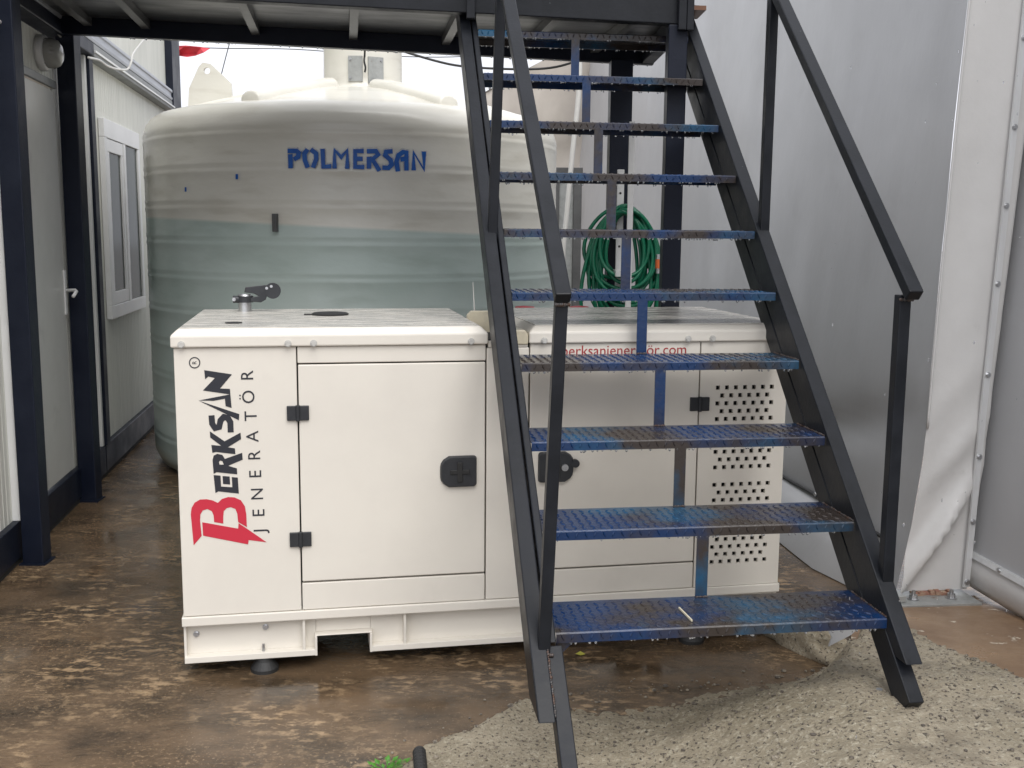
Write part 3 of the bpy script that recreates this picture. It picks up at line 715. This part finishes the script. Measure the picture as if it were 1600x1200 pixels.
for px_ in (150, 240, 412, 567, 716, 850, 960):
    a = onplane(px_, 40, (0, 0, DZ+.03), Vector((0, 0, 1))); q = DF.loc(a)
    m = MB().box(-.02, .02, .061, DW_-.051, DZ+.045, DZ+.0855); m.v = [(q.x+x-.13*(y-.5), y, z+SH*q.x) for x, y, z in m.v]; m.build('joist', M['joist'], D)
for wx, wy, w in ((-2.132, 4.425, .09), (-2.325, 5.50, .092), (.635, 4.487, .078), (.482, 5.405, .11)):
    q = DF.loc((wx, wy, 0)); top = DZ+SH*(q.x+w)-.001
    if q.y > DW_: top = 3.0
    MB().box(q.x, q.x+w, q.y, q.y+w, .0, top).build('post', M['navy'], D, bevel=.004)
    MB().box(q.x-.012, q.x+w+.012, q.y-.012, q.y+w+.012, .0, .007).build('foot_plate', M['navy'], D)
def rpost(px_, w):
    q = DF.py(px_, 20, -.03); MB().box(q.x, q.x+w, -.045, -.0125, DZ+SH*q.x-.03, DZ+SH*q.x+1.1).build('rail_post', M['dark'], D, bevel=.003)
rpost(1060, .033); rpost(1073, .028); rpost(729, .035)
q = DF.py(1084, 14, .1)
MB().box(q.x-.05, q.x+.045, .06, .25, q.z-.012, q.z+.006).build('end_board', pm('varnished_board', (.18, .08, .04), rough=.4), D)
m = drops(80, 77, .1, DLn, DW_-.03, DZ); m.v = [(x, y, z+SH*x) for x, y, z in m.v]
m.build('water_drops', M['drop'], D, smooth=True, kind='stuff')

# ================================================================== site cabins on the left
CF = Frame((-2.14, 4.41, 0), R(8.8))
def cl(px, py, x=0): v = CF.px(px, py, x); return v.y, v.z
ZRF = cl(200, 130)[1]; ZG0 = cl(200, 107, .03)[1]; ZG1 = cl(200, 85, .04)[1]
YS = cl(152, 400, .0)[0]            # where the two lower cabins meet
YE = cl(262, 90)[0]
C1 = empty('site_cabin', CF.o, CF.yaw, label='cream site cabin with a grey door and dark corner posts', cat='cabin')
C2 = empty('site_cabin', CF.o, CF.yaw, label='cream site cabin with a white two-light window beside the water tank', cat='cabin')
C3 = empty('site_cabin', CF.o, CF.yaw, label='upper cream ribbed cabin stacked above the gutter', cat='cabin')
RB = cl(100, 762, 0)[1]; RB = .19
def ribbed(par, y0, y1, z0, z1, x=-.03, pitch=.05, amp=.003, name='wall_panel'):
    m = MB(); n = max(2, int((y1-y0)/pitch)); ys = []
    for i in range(n):
        a = y0+(y1-y0)*i/n; d = (y1-y0)/n
        ys += [(a, 0), (a+d*.80, 0), (a+d*.86, -amp), (a+d*.94, -amp)]
    ys.append((y1, 0))
    vs = [(x+o, y, z) for z in (z0, z1) for y, o in ys]; k = len(ys)
    m.add(vs, [(i, i+1, k+i+1, k+i) for i in range(k-1)])
    m.box(x-.08, x-.006, y0, y1, z0, z1)
    return m.build(name, M['cabin'], par)
dy0, dy1 = cl(35, 450)[0], cl(106, 450)[0]; dzt = cl(70, 133)[1]
MB().box(-.10, .0, -1.6, YS-.02, .03, RB).build('base_rail', M['navy'], C1, bevel=.004)
MB().box(-.10, .0, YS-.005, YE, .03, RB).build('base_rail', M['navy'], C2, bevel=.004)
MB().box(-.09, -.012, -1.6, YE, .0, .0295).build('bearer', M['seam'], C1)
ribbed(C1, -1.6, dy0-.03, RB, ZRF-.02); ribbed(C1, dy1+.005, YS-.06, RB, ZRF-.02); ribbed(C1, dy0-.03, dy1+.005, dzt+.03, ZRF-.02)
# door leaf with rounded top corner
o_ = []
w_, h_ = dy1-dy0, dzt-RB
rc = .07
for k in range(7): a = R(90*k/6); o_.append((dy1-rc+rc*math.cos(a), dzt-rc+rc*math.sin(a)))
out = [(dy0, RB+.012), (dy1, RB+.012)]+o_+[(dy0, dzt)]
dr = MB().prism(out, lambda a, c: (-.040, a, c), lambda a, c: (-.016, a, c)).build('door', M['door'], C1, bevel=.004)
hy, hz_ = cl(106, 457)
hd = MB().box(-.016, -.008, hy-.018, hy+.018, hz_-.115, hz_+.115).build('handle_plate', M['white'], dr, bevel=.003)
MB().tube([(-.010, hy, hz_+.01), (.038, hy, hz_+.012), (.046, hy-.012, hz_+.006), (.044, hy-.075, hz_-.016)], .0085, 10).build('handle', M['white'], hd, smooth=True)
MB().box(-.028, .012, dy0-.029, dy0-.008, RB+.002, dzt+.05).build('door_frame', M['white'], C1, bevel=.002)
MB().box(-.028, -.010, dy0-.006, dy1+.02, dzt+.012, dzt+.05).build('door_head', M['rail'], C1, bevel=.002)
# corner posts
for par, y0, y1 in ((C1, YS-.058, YS-.022),): MB().box(-.09, -.006, y0, y1, RB+.001, ZRF).build('corner_post', M['white'], par, bevel=.003)
MB().box(-.09, .010, YS-.018, YS+.075, RB+.001, ZRF).build('corner_post', M['navy'], C2, bevel=.004)
ya = cl(15, 500)[0]
MB().box(-.03, .004, ya-.03, ya+.012, RB+.001, ZRF).build('corner_post', M['white'], C1, bevel=.003)
ribbed(C2, YS+.076, YE, RB, ZRF)
# window
wy0 = (cl(163, 190)[0]+cl(172.5, 502)[0])/2; wy1 = (cl(218, 207)[0]+cl(225, 479)[0])/2; wz1 = (cl(163, 188)[1]+cl(218, 207)[1])/2; wz0 = (cl(172.5, 502)[1]+cl(225, 479)[1])/2
win = empty('window', (0, 0, 0)); win.parent = C2
fw_ = .075
fr = MB(); x0, x1 = -.028, .006
fr.box(x0, x1, wy0, wy1, wz1-fw_*1.5, wz1); fr.box(x0, x1, wy0, wy1, wz0, wz0+fw_*1.1)
fr.box(x0, x1-.0005, wy0, wy0+fw_, wz0+fw_*1.1, wz1-fw_*1.5); fr.box(x0, x1-.0005, wy1-fw_, wy1, wz0+fw_*1.1, wz1-fw_*1.5)
wm = wy0+(wy1-wy0)*.53
fr.box(x0, x1-.001, wm-.035, wm+.035, wz0+fw_*1.1, wz1-fw_*1.5)
fr.build('frame', M['white'], win, bevel=.004)
sa_ = MB(); y0, y1, z0, z1 = wy0+fw_+.002, wm-.037, wz0+fw_*1.1+.002, wz1-fw_*1.5-.002; t_w = .06
sa_.box(x0, x1-.004, y0, y1, z1-t_w*1.3, z1); sa_.box(x0, x1-.004, y0, y1, z0, z0+t_w*1.3); sa_.box(x0, x1-.0045, y0, y0+t_w*.9, z0+t_w*1.3, z1-t_w*1.3); sa_.box(x0, x1-.0045, y1-t_w, y1, z0+t_w*1.3, z1-t_w*1.3)
sa_.build('sash', M['white'], win, bevel=.003)
MB().box(-.026, -.009, y0+t_w*.9, y1-t_w, z0+t_w*1.3, z1-t_w*1.3).build('pane', M['pane'], win)
MB().box(-.026, -.006, wm+.035, wy1-fw_, z0, z1).build('pane', M['pane'], win)
# roof rail of the lower cabins, gutter, upper cabin
MB().box(-.12, .035, -1.6, YS-.002, ZRF+.001, ZG0-.003).build('roof_rail', M['navy'], C1, bevel=.006)
MB().box(-.12, .035, YS+.002, YE, ZRF+.001, ZG0-.003).build('roof_rail', M['rail'], C2, bevel=.006)
MB().box(.0355, .045, YS+.004, YE, ZRF+.022, ZRF+.034).build('drip_edge', M['white'], C2)
GZ = ZG0; GH = (ZG1-ZG0)/.19
gu = [(.0, 0), (.055, 0), (.06, .05), (.05, .055), (.05, .13), (.06, .14), (.058, .19), (.0, .19)]
MB().prism(gu, lambda a, c: (a-.02, -1.6, GZ+c*GH), lambda a, c: (a-.02, YE-.07, GZ+c*GH)).build('gutter', M['gutter'], C3, bevel=.004)
ribbed(C3, -1.6, YE-.07, ZG1+.001, GZ+2.4, x=-.012, pitch=.035, amp=.008)
MB().box(-.20, .045, YE-.068, cl(272, 90)[0], GZ-.05, GZ+2.4).build('corner_post', M['navy'], C3, bevel=.005)
# bulkhead lamp, notice, cables on the cabin
ly, lz = cl(72, 83, .0)
lamp = empty('wall_lamp', CF.w(-.03, ly, lz), CF.yaw, label='round ribbed glass bulkhead lamp above the grey door', cat='wall lamp')
def xl(prof, name, mat, seg=28, sy=1.25):
    m = MB(); m.v = []; n = len(prof)
    vs = [(x, sy*r*math.cos(2*math.pi*k/seg), r*math.sin(2*math.pi*k/seg)) for r, x in prof for k in range(seg)]
    m.add(vs, [(i*seg+k, i*seg+(k+1) % seg, (i+1)*seg+(k+1) % seg, (i+1)*seg+k) for i in range(n-1) for k in range(seg)])
    return m.build(name, M[mat], lamp, smooth=True)
xl([(.0, .0), (.085, .0), (.085, .03), (.078, .036), (.0, .036)], 'base', 'white')
xl([(.070, .036), (.072, .06), (.060, .090), (.035, .104), (0, .108)], 'lens', 'lens')
for k in range(-3, 4):
    zz = k*.018; rr = math.sqrt(max(0, .073**2-zz*zz))
    MB().tube([(.036+.068*math.sqrt(max(0, 1-(zz/.078)**2-(yy/rr*.9)**2*.9)) if rr > 0 else .036, 1.25*yy, zz) for yy in [rr*(-1+2*i/10) for i in range(11)]], .0032, 6).build('rib', M['lens'], lamp)
ny0, nz0 = cl(109, 265); ny1, nz1 = cl(120, 358)
MB().box(-.028, -.024, ny0, ny0+.21, nz1, nz0).build('notice', M['paper'], label='white paper notice on the cabin wall beside the door', cat='notice').matrix_world = Matrix.Translation(CF.o) @ Matrix.Rotation(CF.yaw, 4, 'Z')
def cable(pts, r, mat, label, cat='cable', name='cable'):
    P = [Vector(p) for p in pts]; out = []
    for i in range(len(P)-1):
        a, b_, c_, d_ = P[max(i-1, 0)], P[i], P[i+1], P[min(i+2, len(P)-1)]
        for k in range(6):
            t = k/6; out.append(.5*((2*b_)+(c_-a)*t+(2*a-5*b_+4*c_-d_)*t*t+(3*b_-a-3*c_+d_)*t**3))
    out.append(P[-1])
    return MB().tube(out, r, 8).build(name, M[mat], None, smooth=True, label=label, cat=cat)
def cw(px, py, x): v = CF.px(px, py, x); return CF.w(*v)
cable([cw(138, 90, .075), cw(155, 94, .075), cw(168, 103, .075), cw(184, 108, .075), cw(199, 108, .075), cw(205, 97, .09), cw(209, 82, .075), cw(232, 53, .03)], .0065, 'cable_w', 'white cable looping over the grey gutter')
cable([CF.w(.05, -.45, 3.2), cw(4, 10, .05), cw(1, 35, .05), CF.w(.05, -.47, 2.3)], .008, 'cable_w', 'cream cable hanging down in front of the cabin door post')
cable([cw(33, 10, .012), cw(50, 10, .012), cw(66, 27, .012), cw(90, 52, .012), cw(106, 70, .012)], .006, 'cable_w', 'thin grey cable stapled above the cabin door')

# ================================================================== grey tent on the right
TF = Frame((1.551, 4.089, 0), R(6.6))
def tl(px, py): v = TF.py(px, py, 0); return v.x, v.z
def poly_at(line):
    pts = sorted([(tl(*p)[1], tl(*p)[0]) for p in line])
    def f(z):
        if z <= pts[0][0]: return pts[0][1]
        for (z0, x0), (z1, x1) in zip(pts, pts[1:]):
            if z <= z1: return x0+(x1-x0)*(z-z0)/(z1-z0)
        (z0, x0), (z1, x1) = pts[-2:]; return x1+(x1-x0)*(z-z1)/(z1-z0)
    return f
edge = poly_at([(1397, 933), (1424, 820), (1442, 717), (1456, 560), (1471, 400), (1491, 200), (1512, 0)])
strip = poly_at([(1503, 915), (1529, 650), (1556, 400), (1567, 300), (1598, 0)])
pan = poly_at([(1526, 900), (1551, 700), (1581, 475), (1600, 330)])
TT = empty('tent', TF.o, TF.yaw, label='large grey PVC tent with a pale laced corner and a foot plate', cat='tent')
ZL = [.0+3.6*i/72 for i in range(73)]
# long side sheet running back
m = MB(); NY = 110; vs = []
for j in range(NY+1):
    y = 8.6*(j/NY)**1.5
    for z in ZL:
        fl = max(0, 1-y/1.2)
        x = edge(z)*1.0 if y < .01 else edge(3.0)*0+edge(z)*fl+(.085*z-.02)*(1-fl)
        x += .012*noise.noise((y*1.3, z*.9, 1))+.006*noise.noise((y*5, z*2.2, 4))
        x += .03*math.exp(-((z-.75+.25*y)/.10)**2)*math.exp(-((y-.7)/.6)**2)          # crease
        vs.append((x, y, z))
nz_ = len(ZL)
m.add(vs, [(j*nz_+i, j*nz_+i+1, (j+1)*nz_+i+1, (j+1)*nz_+i) for j in range(NY) for i in range(nz_-1)])
m.build('side_sheet', M['tent'], TT, smooth=True)
# front corner sheet
m = MB(); vs = []; NU = 40
for z in ZL:
    z = max(z, .03)
    xe, xp = edge(z), pan(z)
    for i in range(NU+1):
        u = i/NU; x = xe+(xp-xe)*u
        d = .012*noise.noise((u*2, z*1.5, 8))
        for (cu, cz, sl_, a, w) in ((.35, .28, 1.25, .055, .055), (.5, .62, .9, .03, .05), (.42, .86, .7, .020, .04), (.62, 1.0, .8, .016, .05), (.15, .12, 1.5, .03, .05)):
            dd = (z-cz)-(u-cu)*.40*sl_; al = math.exp(-((u-cu)/.42)**2); d += a*al*math.exp(-(dd/w)**2)*max(0, 1-max(0, z-.3))
        round_ = -.05*max(0, (u-.80)/.20)**2
        vs.append((x, -.004-d-round_*-1*0+(.10*max(0, (u-.86)/.14)**2), z))
m.add(vs, [(j*(NU+1)+i, j*(NU+1)+i+1, (j+1)*(NU+1)+i+1, (j+1)*(NU+1)+i) for j in range(len(ZL)-1) for i in range(NU)])
m.build('corner_sheet', M['tent_pale'], TT, smooth=True)
MB().tube([(edge(z)+.001, -.012, z) for z in ZL[14:]], .0055, 6).build('weld_seam', M['seamline'], TT, smooth=True)
m = MB(); vs = []
for z in ZL[1:]:
    x = strip(z); vs += [(x-.012, -.022, z), (x+.012, -.022, z), (x+.012, -.034, z), (x-.012, -.034, z)]
n = len(ZL)-1
m.add(vs, [(4*j+k, 4*j+(k+1) % 4, 4*(j+1)+(k+1) % 4, 4*(j+1)+k) for j in range(n-1) for k in range(4)]+[(0, 1, 2, 3)])
al = m.build('clamp_strip', M['alu'], TT)
for p in ((1597, 62), (1582, 200), (1569, 322), (1556, 443), (1540, 584), (1525, 711), (1515, 812), (1505, 905)):
    x, z = tl(*p); bolt(al, strip(z), -.034, z, r=.0085)
# panel wall coming towards the camera, with its bottom rail
zz0, zz1 = .0, 3.6
xs0 = pan(.15)
m = MB()
lean = (pan(2.5)-pan(.3))/2.2
def pw(y, z, o=0): return (xs0+lean*(z-.15)-.002*y+o, y, z)
def pw(y, z, o=0): return (pan(max(.15, z))-.002*y+o, y, z)
vs = []; zs_ = [.17+3.43*i/40 for i in range(41)]; ys_ = [.13-4.6*(i/30)**1.4 for i in range(31)]
for y in ys_:
    for z in zs_: vs.append(pw(y, z, -.002+.006*noise.noise((y*1.5, z*1.2, 6))*min(1, abs(y-.13)*3)))
m.add(vs, [(i*41+j, i*41+j+1, (i+1)*41+j+1, (i+1)*41+j) for i in range(30) for j in range(40)]).build('side_panel', M['tent'], TT, smooth=True)
rb = []
for y in (.06, -4.5):
    for o, z in ((.03, .175), (-.012, .165), (-.02, .14), (-.03, .12), (-.028, .06), (-.004, .025), (.03, .02)): rb.append(pw(y, z, o))
MB().add(rb, [(i, i+1, 7+i+1, 7+i) for i in range(6)]).build('bottom_tube', M['tent_pale'], TT, smooth=True)
MB().add([pw(.06, .158, -.026), pw(-4.5, .158, -.026), pw(-4.5, .176, -.018), pw(.06, .176, -.018), pw(.06, .158, .02), pw(-4.5, .158, .02), pw(-4.5, .176, .025), pw(.06, .176, .025)], [(0, 1, 2, 3), (4, 5, 6, 7), (0, 1, 5, 4), (3, 2, 6, 7)]).build('keder_rail', M['alu'], TT)
for y in (-.18, -.55, -.95): x, _, z = pw(y, .168, -.024); MB().ell((x, y, z), (.008, .014, .010), 8, 6).build('rivet', M['steel'], TT, smooth=True)
# foot plate with bolts, torn packing under the sheet
fp = MB().box(-.03, .31, -.125, .06, .002, .016).build('foot_plate', M['galv'], TT, bevel=.002)
MB().box(-.05, .005, -.10, .10, .017, .045).build('foot_channel', M['galv'], fp, bevel=.003)
for x, y in ((.055, -.06), (.215, -.06)):
    MB().tube([(x, y, .017), (x, y, .020)], .022, 14).build('washer', M['steel'], fp)
    MB().tube([(x, y, .020), (x, y, .036)], .016, 6).build('nut', M['steel'], fp)
    MB().tube([(x, y, .036), (x, y, .052)], .008, 10).build('stud', M['steel'], fp)
m = MB()
for k in range(14):
    x = .08+.011*k; m.box(x, x+.02, -.02-.01*random.random(), .02, .0165, .022+.014*random.random())
m.build('packing', M['brick'], fp)
# skirt lying out on the ground along the side sheet, with its rope seam
m = MB(); vs = []
NS, NK = 60, 10
for j in range(NS+1):
    y = .02+5.5*j/NS
    wdt = .17*min(1, .45+y*1.4)
    for k in range(NK+1):
        u = k/NK
        x = -.012-wdt*u; z = .22*(1-u)**.75+.004+.03*math.exp(-((u-.5)/.25)**2)*(1+noise.noise((y*3, u*3, 2)))
        vs.append((x, y, z))
m.add(vs, [(j*(NK+1)+k, j*(NK+1)+k+1, (j+1)*(NK+1)+k+1, (j+1)*(NK+1)+k) for j in range(NS) for k in range(NK)])
m.build('ground_skirt', M['tent'], TT, smooth=True)
MB().tube([(-.022, .03+.1*j, .232+.004*math.sin(j)) for j in range(50)], .008, 6).build('seam_rope', M['cable_b'], TT, smooth=True)
for y in (.28, .75, 1.3): MB().ell((-.03, y, .245), (.006, .011, .011), 8, 6).build('rivet', M['steel'], TT, smooth=True)
# concrete lump beside the stair foot
def lump(px, py, r, label, seed):
    P = onplane(px, py, (0, 0, .03), Vector((0, 0, 1))); bm = bmesh.new(); bmesh.ops.create_icosphere(bm, subdivisions=4, radius=1)
    for v in bm.verts:
        n_ = noise.noise(v.co*1.6+Vector((seed, 0, 0)))*.35+noise.noise(v.co*5+Vector((seed, 3, 0)))*.12; v.co *= 1+n_; v.co = Vector((v.co.x*r[0], v.co.y*r[1], min(.75, max(-.3, v.co.z))*r[2]))
    me = bpy.data.meshes.new('concrete_lump'); bm.to_mesh(me); bm.free(); me.materials.append(M['pad'])
    me.polygons.foreach_set('use_smooth', [True]*len(me.polygons))
    o = bpy.data.objects.new('concrete_lump', me); COL.objects.link(o); o.location = P; o.rotation_euler = (0, 0, .5); tag(o, label, 'concrete')
lump(1262, 1000, (.075, .20, .11), 'rough grey concrete lump against the tent skirt behind the lowest tread', 1)
flap = MB(); pts = [eyes(SF.w(*SF.py(a, c, .42))) for a, c in ((1275, 950), (1345, 950), (1343, 980), (1330, 992), (1295, 1010), (1300, 996))]
flap.prism([(i, 0) for i in range(6)], lambda i, _: tuple(pts[i]), lambda i, _: tuple(pts[i]+SF.y*.006)).build('sheet_offcut', M['tent'], label='torn grey sheet corner hanging below the lowest tread', cat='sheet')

# ================================================================== things behind
def yq(px, py, Y): return onplane(px, py, (0, Y, 0), Vector((0, 1, 0)))
# hose hung on a white bar in front of the rear post
HY = 5.27
hc = yq(973, 405, HY)
H = empty('garden_hose', (hc.x, HY, hc.z), 0, label='coiled green garden hose hung behind the stairs', cat='hose')
rnd = random.Random(3); 
for k in range(22):
    rx = rnd.uniform(.09, .185); rz = rnd.uniform(.16, .34); cx = rnd.uniform(-.02, .02); top = .265-rnd.uniform(0, .04); dy = rnd.uniform(-.07, .05); tw = rnd.uniform(-.12, .12)
    pts = []
    for i in range(41):
        a = 2*math.pi*i/40; x = cx+rx*math.sin(a)*(1-.18*math.cos(a)); zz = top-rz+rz*math.cos(a)
        pts.append((x+tw*(top-zz)*.5, dy+.02*math.sin(a+k)+.01*math.sin(3*a+k), zz))
    MB().tube(pts, .0098, 8, cap=False).build('hose_loop', M['hose'], H, smooth=True)
q = yq(1028, 412, HY-.04); 
MB().tube([(q.x-hc.x, -.06, q.z-hc.z-.022), (q.x-hc.x, -.06, q.z-hc.z+.022)], .016, 12).build('connector', M['orange'], H)
for s in (-.035, .035): MB().tube([(q.x-hc.x, -.06, q.z-hc.z+s-.012), (q.x-hc.x, -.06, q.z-hc.z+s+.012)], .014, 12).build('connector_collar', M['steel'], H)
a, c = yq(984, 190, 5.16), yq(981, 480, 5.16)
hb = empty('hose_hanger', (c.x, 5.16, 0), 0, label='white slotted upright bar holding the green hose', cat='hanger')
MB().box(-.014, .014, -.006, .006, 0, a.z).build('bar', M['white'], hb, bevel=.002)
x_ = yq(967, 420, 5.3).x-c.x
ch = MB().box(x_-.018, x_+.016, .13, .15, 0, yq(967, 265, 5.3).z).build('slotted_channel', M['white'], hb, bevel=.002)
for zz in (yq(967, 302, 5.3).z, yq(967, 385, 5.3).z): MB().tube([(x_-.002, .1305, zz), (x_-.002, .128, zz)], .006, 10).build('slot', M['seam'], ch)
MB().box(x_-.03, .012, -.004, .14, yq(967, 432, 5.2).z, yq(967, 422, 5.2).z).build('bracket', M['white'], hb, bevel=.002)
# red valve handles behind the generator
for k, (px_, lab) in enumerate(((820, 'red valve wheel behind the generator beside the stair stringer'), (905, 'red valve wheel behind the generator below the green hose'))):
    P = yq(px_, 481, 4.75); v_ = empty('valve', (P.x, P.y, 0), 0, label=lab, cat='valve')
    MB().tube([(0, 0, 0), (0, 0, P.z-.03)], .02, 12).build('pipe', M['frame'], v_)
    MB().lathe([(0, P.z-.02), (.045, P.z-.02), (.05, P.z-.008), (.042, P.z+.006), (0, P.z+.010)], 20).build('hand_wheel', M['red'], v_, smooth=True)
# beige gable tent beyond
bt = MB(); Y = 12.4
gp = [yq(a, c, Y) for a, c in ((700, 175), (785, 132), (835, 107), (905, 66), (985, 20), (985, 560), (700, 560))]
for p_ in gp[-2:]: p_.z = 0
NB = 26; 
x0, x1 = gp[0].x, gp[4].x; vs = []
for i in range(NB+1):
    x = x0+(x1-x0)*i/NB
    zt = gp[0].z+(gp[4].z-gp[0].z)*i/NB
    for j in range(31):
        zz = zt*j/30; vs.append((x, Y+.05*noise.noise((x*2, zz*3+x, 2))+.03*noise.noise((x*7, zz*9+2*x, 5)), zz))
bt.add(vs, [(i*31+j, i*31+j+1, (i+1)*31+j+1, (i+1)*31+j) for i in range(NB) for j in range(30)])
bt.add([(x0, Y, gp[0].z), (x1, Y, gp[4].z), (x1, Y+6, gp[4].z), (x0, Y+6, gp[0].z)], [(0, 1, 2, 3)])
be = empty('tent', (x0, Y, 0), 0, label='beige tarpaulin tent with a sloping eave beyond the tank', cat='tent')
o = bt.build('canopy', M['tarp'], be, smooth=True); o.location = (-x0, -Y, 0)
# grey steel frame and a pale pipe leaning in front of it
fa = yq(868, 262, 9.2); fb = yq(903, 262, 9.2)
fe = empty('steel_frame', ((fa.x+fb.x)/2, 9.2, 0), 0, label='weathered grey steel frame standing between the tank and the tent', cat='frame')
wf = (fb.x-fa.x)/2
for s in (-1, 1): MB().box(s*wf-.035, s*wf+.035, -.04, .04, 0, fa.z-.06).build('upright', M['frame'], fe, bevel=.004)
MB().box(-wf-.04, wf+.04, -.05, .05, fa.z-.058, fa.z).build('head', M['frame'], fe, bevel=.004)
MB().box(-wf+.036, wf-.036, .0, .02, .0, fa.z-.06).build('infill', M['galv'], fe)
cable([yq(907, 60, 8.8), yq(904, 150, 8.8), yq(895, 235, 8.8), yq(886, 330, 8.8), yq(879, 420, 8.8), Vector((.42, 8.8, .0))], .021, 'cable_w', 'pale plastic pipe leaning in front of the beige tent', 'pipe', 'drain_pipe')
# cables and flag in the sky
cable([yq(610, 74, 6.4), yq(680, 95, 6.4), yq(727, 104, 6.4), yq(800, 108, 6.4), yq(860, 106, 6.4), yq(905, 94, 6.3), yq(955, 75, 6.2)], .007, 'cable_b', 'black cable slung behind the stairs over the tank dome')
cable([yq(570, 20, 6.3), yq(570, 80, 6.66), yq(569, 95, 6.67), yq(571, 105, 6.67), yq(570, 113, 6.67)], .006, 'cable_b', 'short black cable dangling into the tank neck')
cable([yq(362, 55, 14), yq(350, 100, 14), yq(335, 160, 14)], .006, 'cable_b', 'thin wire slanting down behind the tank lug')
cable([yq(150, 66, 30), yq(328, 75, 30), yq(460, 77, 30), yq(620, 88, 30), yq(760, 86, 30), yq(1000, 60, 30)], .012, 'cable_b', 'thin overhead line crossing the white sky')
fpts = [(272, 72), (290, 71), (312, 73), (328, 75.5), (318, 82), (305, 87), (292, 89), (279, 87), (272, 84)]
fl = MB(); fl.prism(fpts, lambda a, c: tuple(yq(a, c, 16+.12*math.sin(a*.25))), lambda a, c: tuple(yq(a, c, 16+.12*math.sin(a*.25))+Vector((0, .01, 0)))).build('flag', M['flag'], label='red pennant flag flying beyond the upper cabin', cat='flag')

# ================================================================== small things on the ground
def gp0(px, py, z=.0): return onplane(px, py, (0, 0, z), Vector((0, 0, 1)))
P = gp0(606, 1206)
W = empty('weed', (P.x, P.y, 0), 0, label='small green weed sprouting at the concrete edge', cat='weed'); W.scale = (.7, .7, .7)
rnd = random.Random(11)
for k in range(26):
    a = rnd.uniform(0, 6.28); r0 = rnd.uniform(.005, .05); L_ = rnd.uniform(.018, .034); wv = L_*.75; h0 = rnd.uniform(.008, .045)
    d = Vector((math.cos(a), math.sin(a), .5)).normalized(); e = Vector((-math.sin(a), math.cos(a), 0)); c = Vector((r0*math.cos(a+.5)*1.4, r0*math.sin(a+.5), h0))
    MB().tube([(c.x*.2, c.y*.2, -.002), (c.x*.7, c.y*.7, c.z*.8), tuple(c)], .0012, 5).build('stem', M['leaf'], W)
    MB().add([c, c+d*L_*.4+e*wv*.5, c+d*L_, c+d*L_*.4-e*wv*.5, c+d*L_*.5+Vector((0, 0, .003))], [(0, 1, 4), (1, 2, 4), (2, 3, 4), (3, 0, 4)]).build('leaf', M['leaf'], W)
a, c = gp0(655, 1176, .03), gp0(658, 1212, .02)
pe = MB(); n = 14; vs = []
for i in range(n+1):
    t = i/n; p = a.lerp(c, t); p.z = .035-.01*t; vs.append(p)
pe.tube(vs, [.019 if i % 2 else .0165 for i in range(n+1)], 14).build('conduit_stub', M['rubber'], label='black corrugated conduit stub sticking out of the concrete', cat='conduit')
P = gp0(907, 1025)
MB().add([(P.x-.018, P.y, .008), (P.x, P.y-.009, .006), (P.x+.018, P.y, .007), (P.x, P.y+.010, .014)], [(0, 1, 2), (0, 2, 3)]).build('fallen_leaf', M['yleaf'], label='small yellow leaf on the wet floor under the stairs', cat='leaf')
# loose grit and crumbs over ramp and floor
rnd = random.Random(5); gm = MB()
for _ in range(4200):
    x, y = rnd.uniform(-.6, 1.9), rnd.uniform(2.0, 3.7); zz = padz(x, y)
    if zz < .002: continue
    r = rnd.uniform(.0015, .0050)*(1.8 if rnd.random() < .05 else 1)
    gm.ell((x, y, max(0, zz)+r*.2), (r*rnd.uniform(.8, 1.6), r*rnd.uniform(.8, 1.6), r*.7), 5, 3)
for _ in range(420):          # crumbs shed over the rim of the ramp
    k = rnd.randrange(len(rim)-1); t = rnd.random(); x = rim[k][0]+(rim[k+1][0]-rim[k][0])*t+rnd.gauss(0, .035); y = rim[k][1]+(rim[k+1][1]-rim[k][1])*t+rnd.gauss(.02, .045)
    if padz(x, y) < -.022 and rnd.random() < .8: continue
    r = rnd.uniform(.0015, .0055)*(1.7 if rnd.random() < .12 else 1); gm.ell((x, y, max(0, padz(x, y))+r*.35), (r*rnd.uniform(.8, 1.5), r*rnd.uniform(.8, 1.5), r*.75), 6, 4)
gm.build('grit', pm('mixed_grit', (.30, .26, .20), (.10, .085, .07), 60, lo=.45, hi=.55, rough=.7), kind='stuff', label='loose grit scattered over the rough concrete', cat='grit')

# falling rain
rnd = random.Random(21); rn = MB()
for _ in range(70):
    y = rnd.uniform(1.6, 4.2); x = rnd.uniform(.30, .52)*y; zz = rnd.uniform(.25, 2.6); r = rnd.uniform(.0009, .0019)
    rn.ell((x, y, zz), (r, r, r*rnd.uniform(1.6, 3.2)), 6, 4)
rn.build('rain', M['drop'], smooth=True, kind='stuff', label='falling rain drops caught in front of the tent wall', cat='rain')
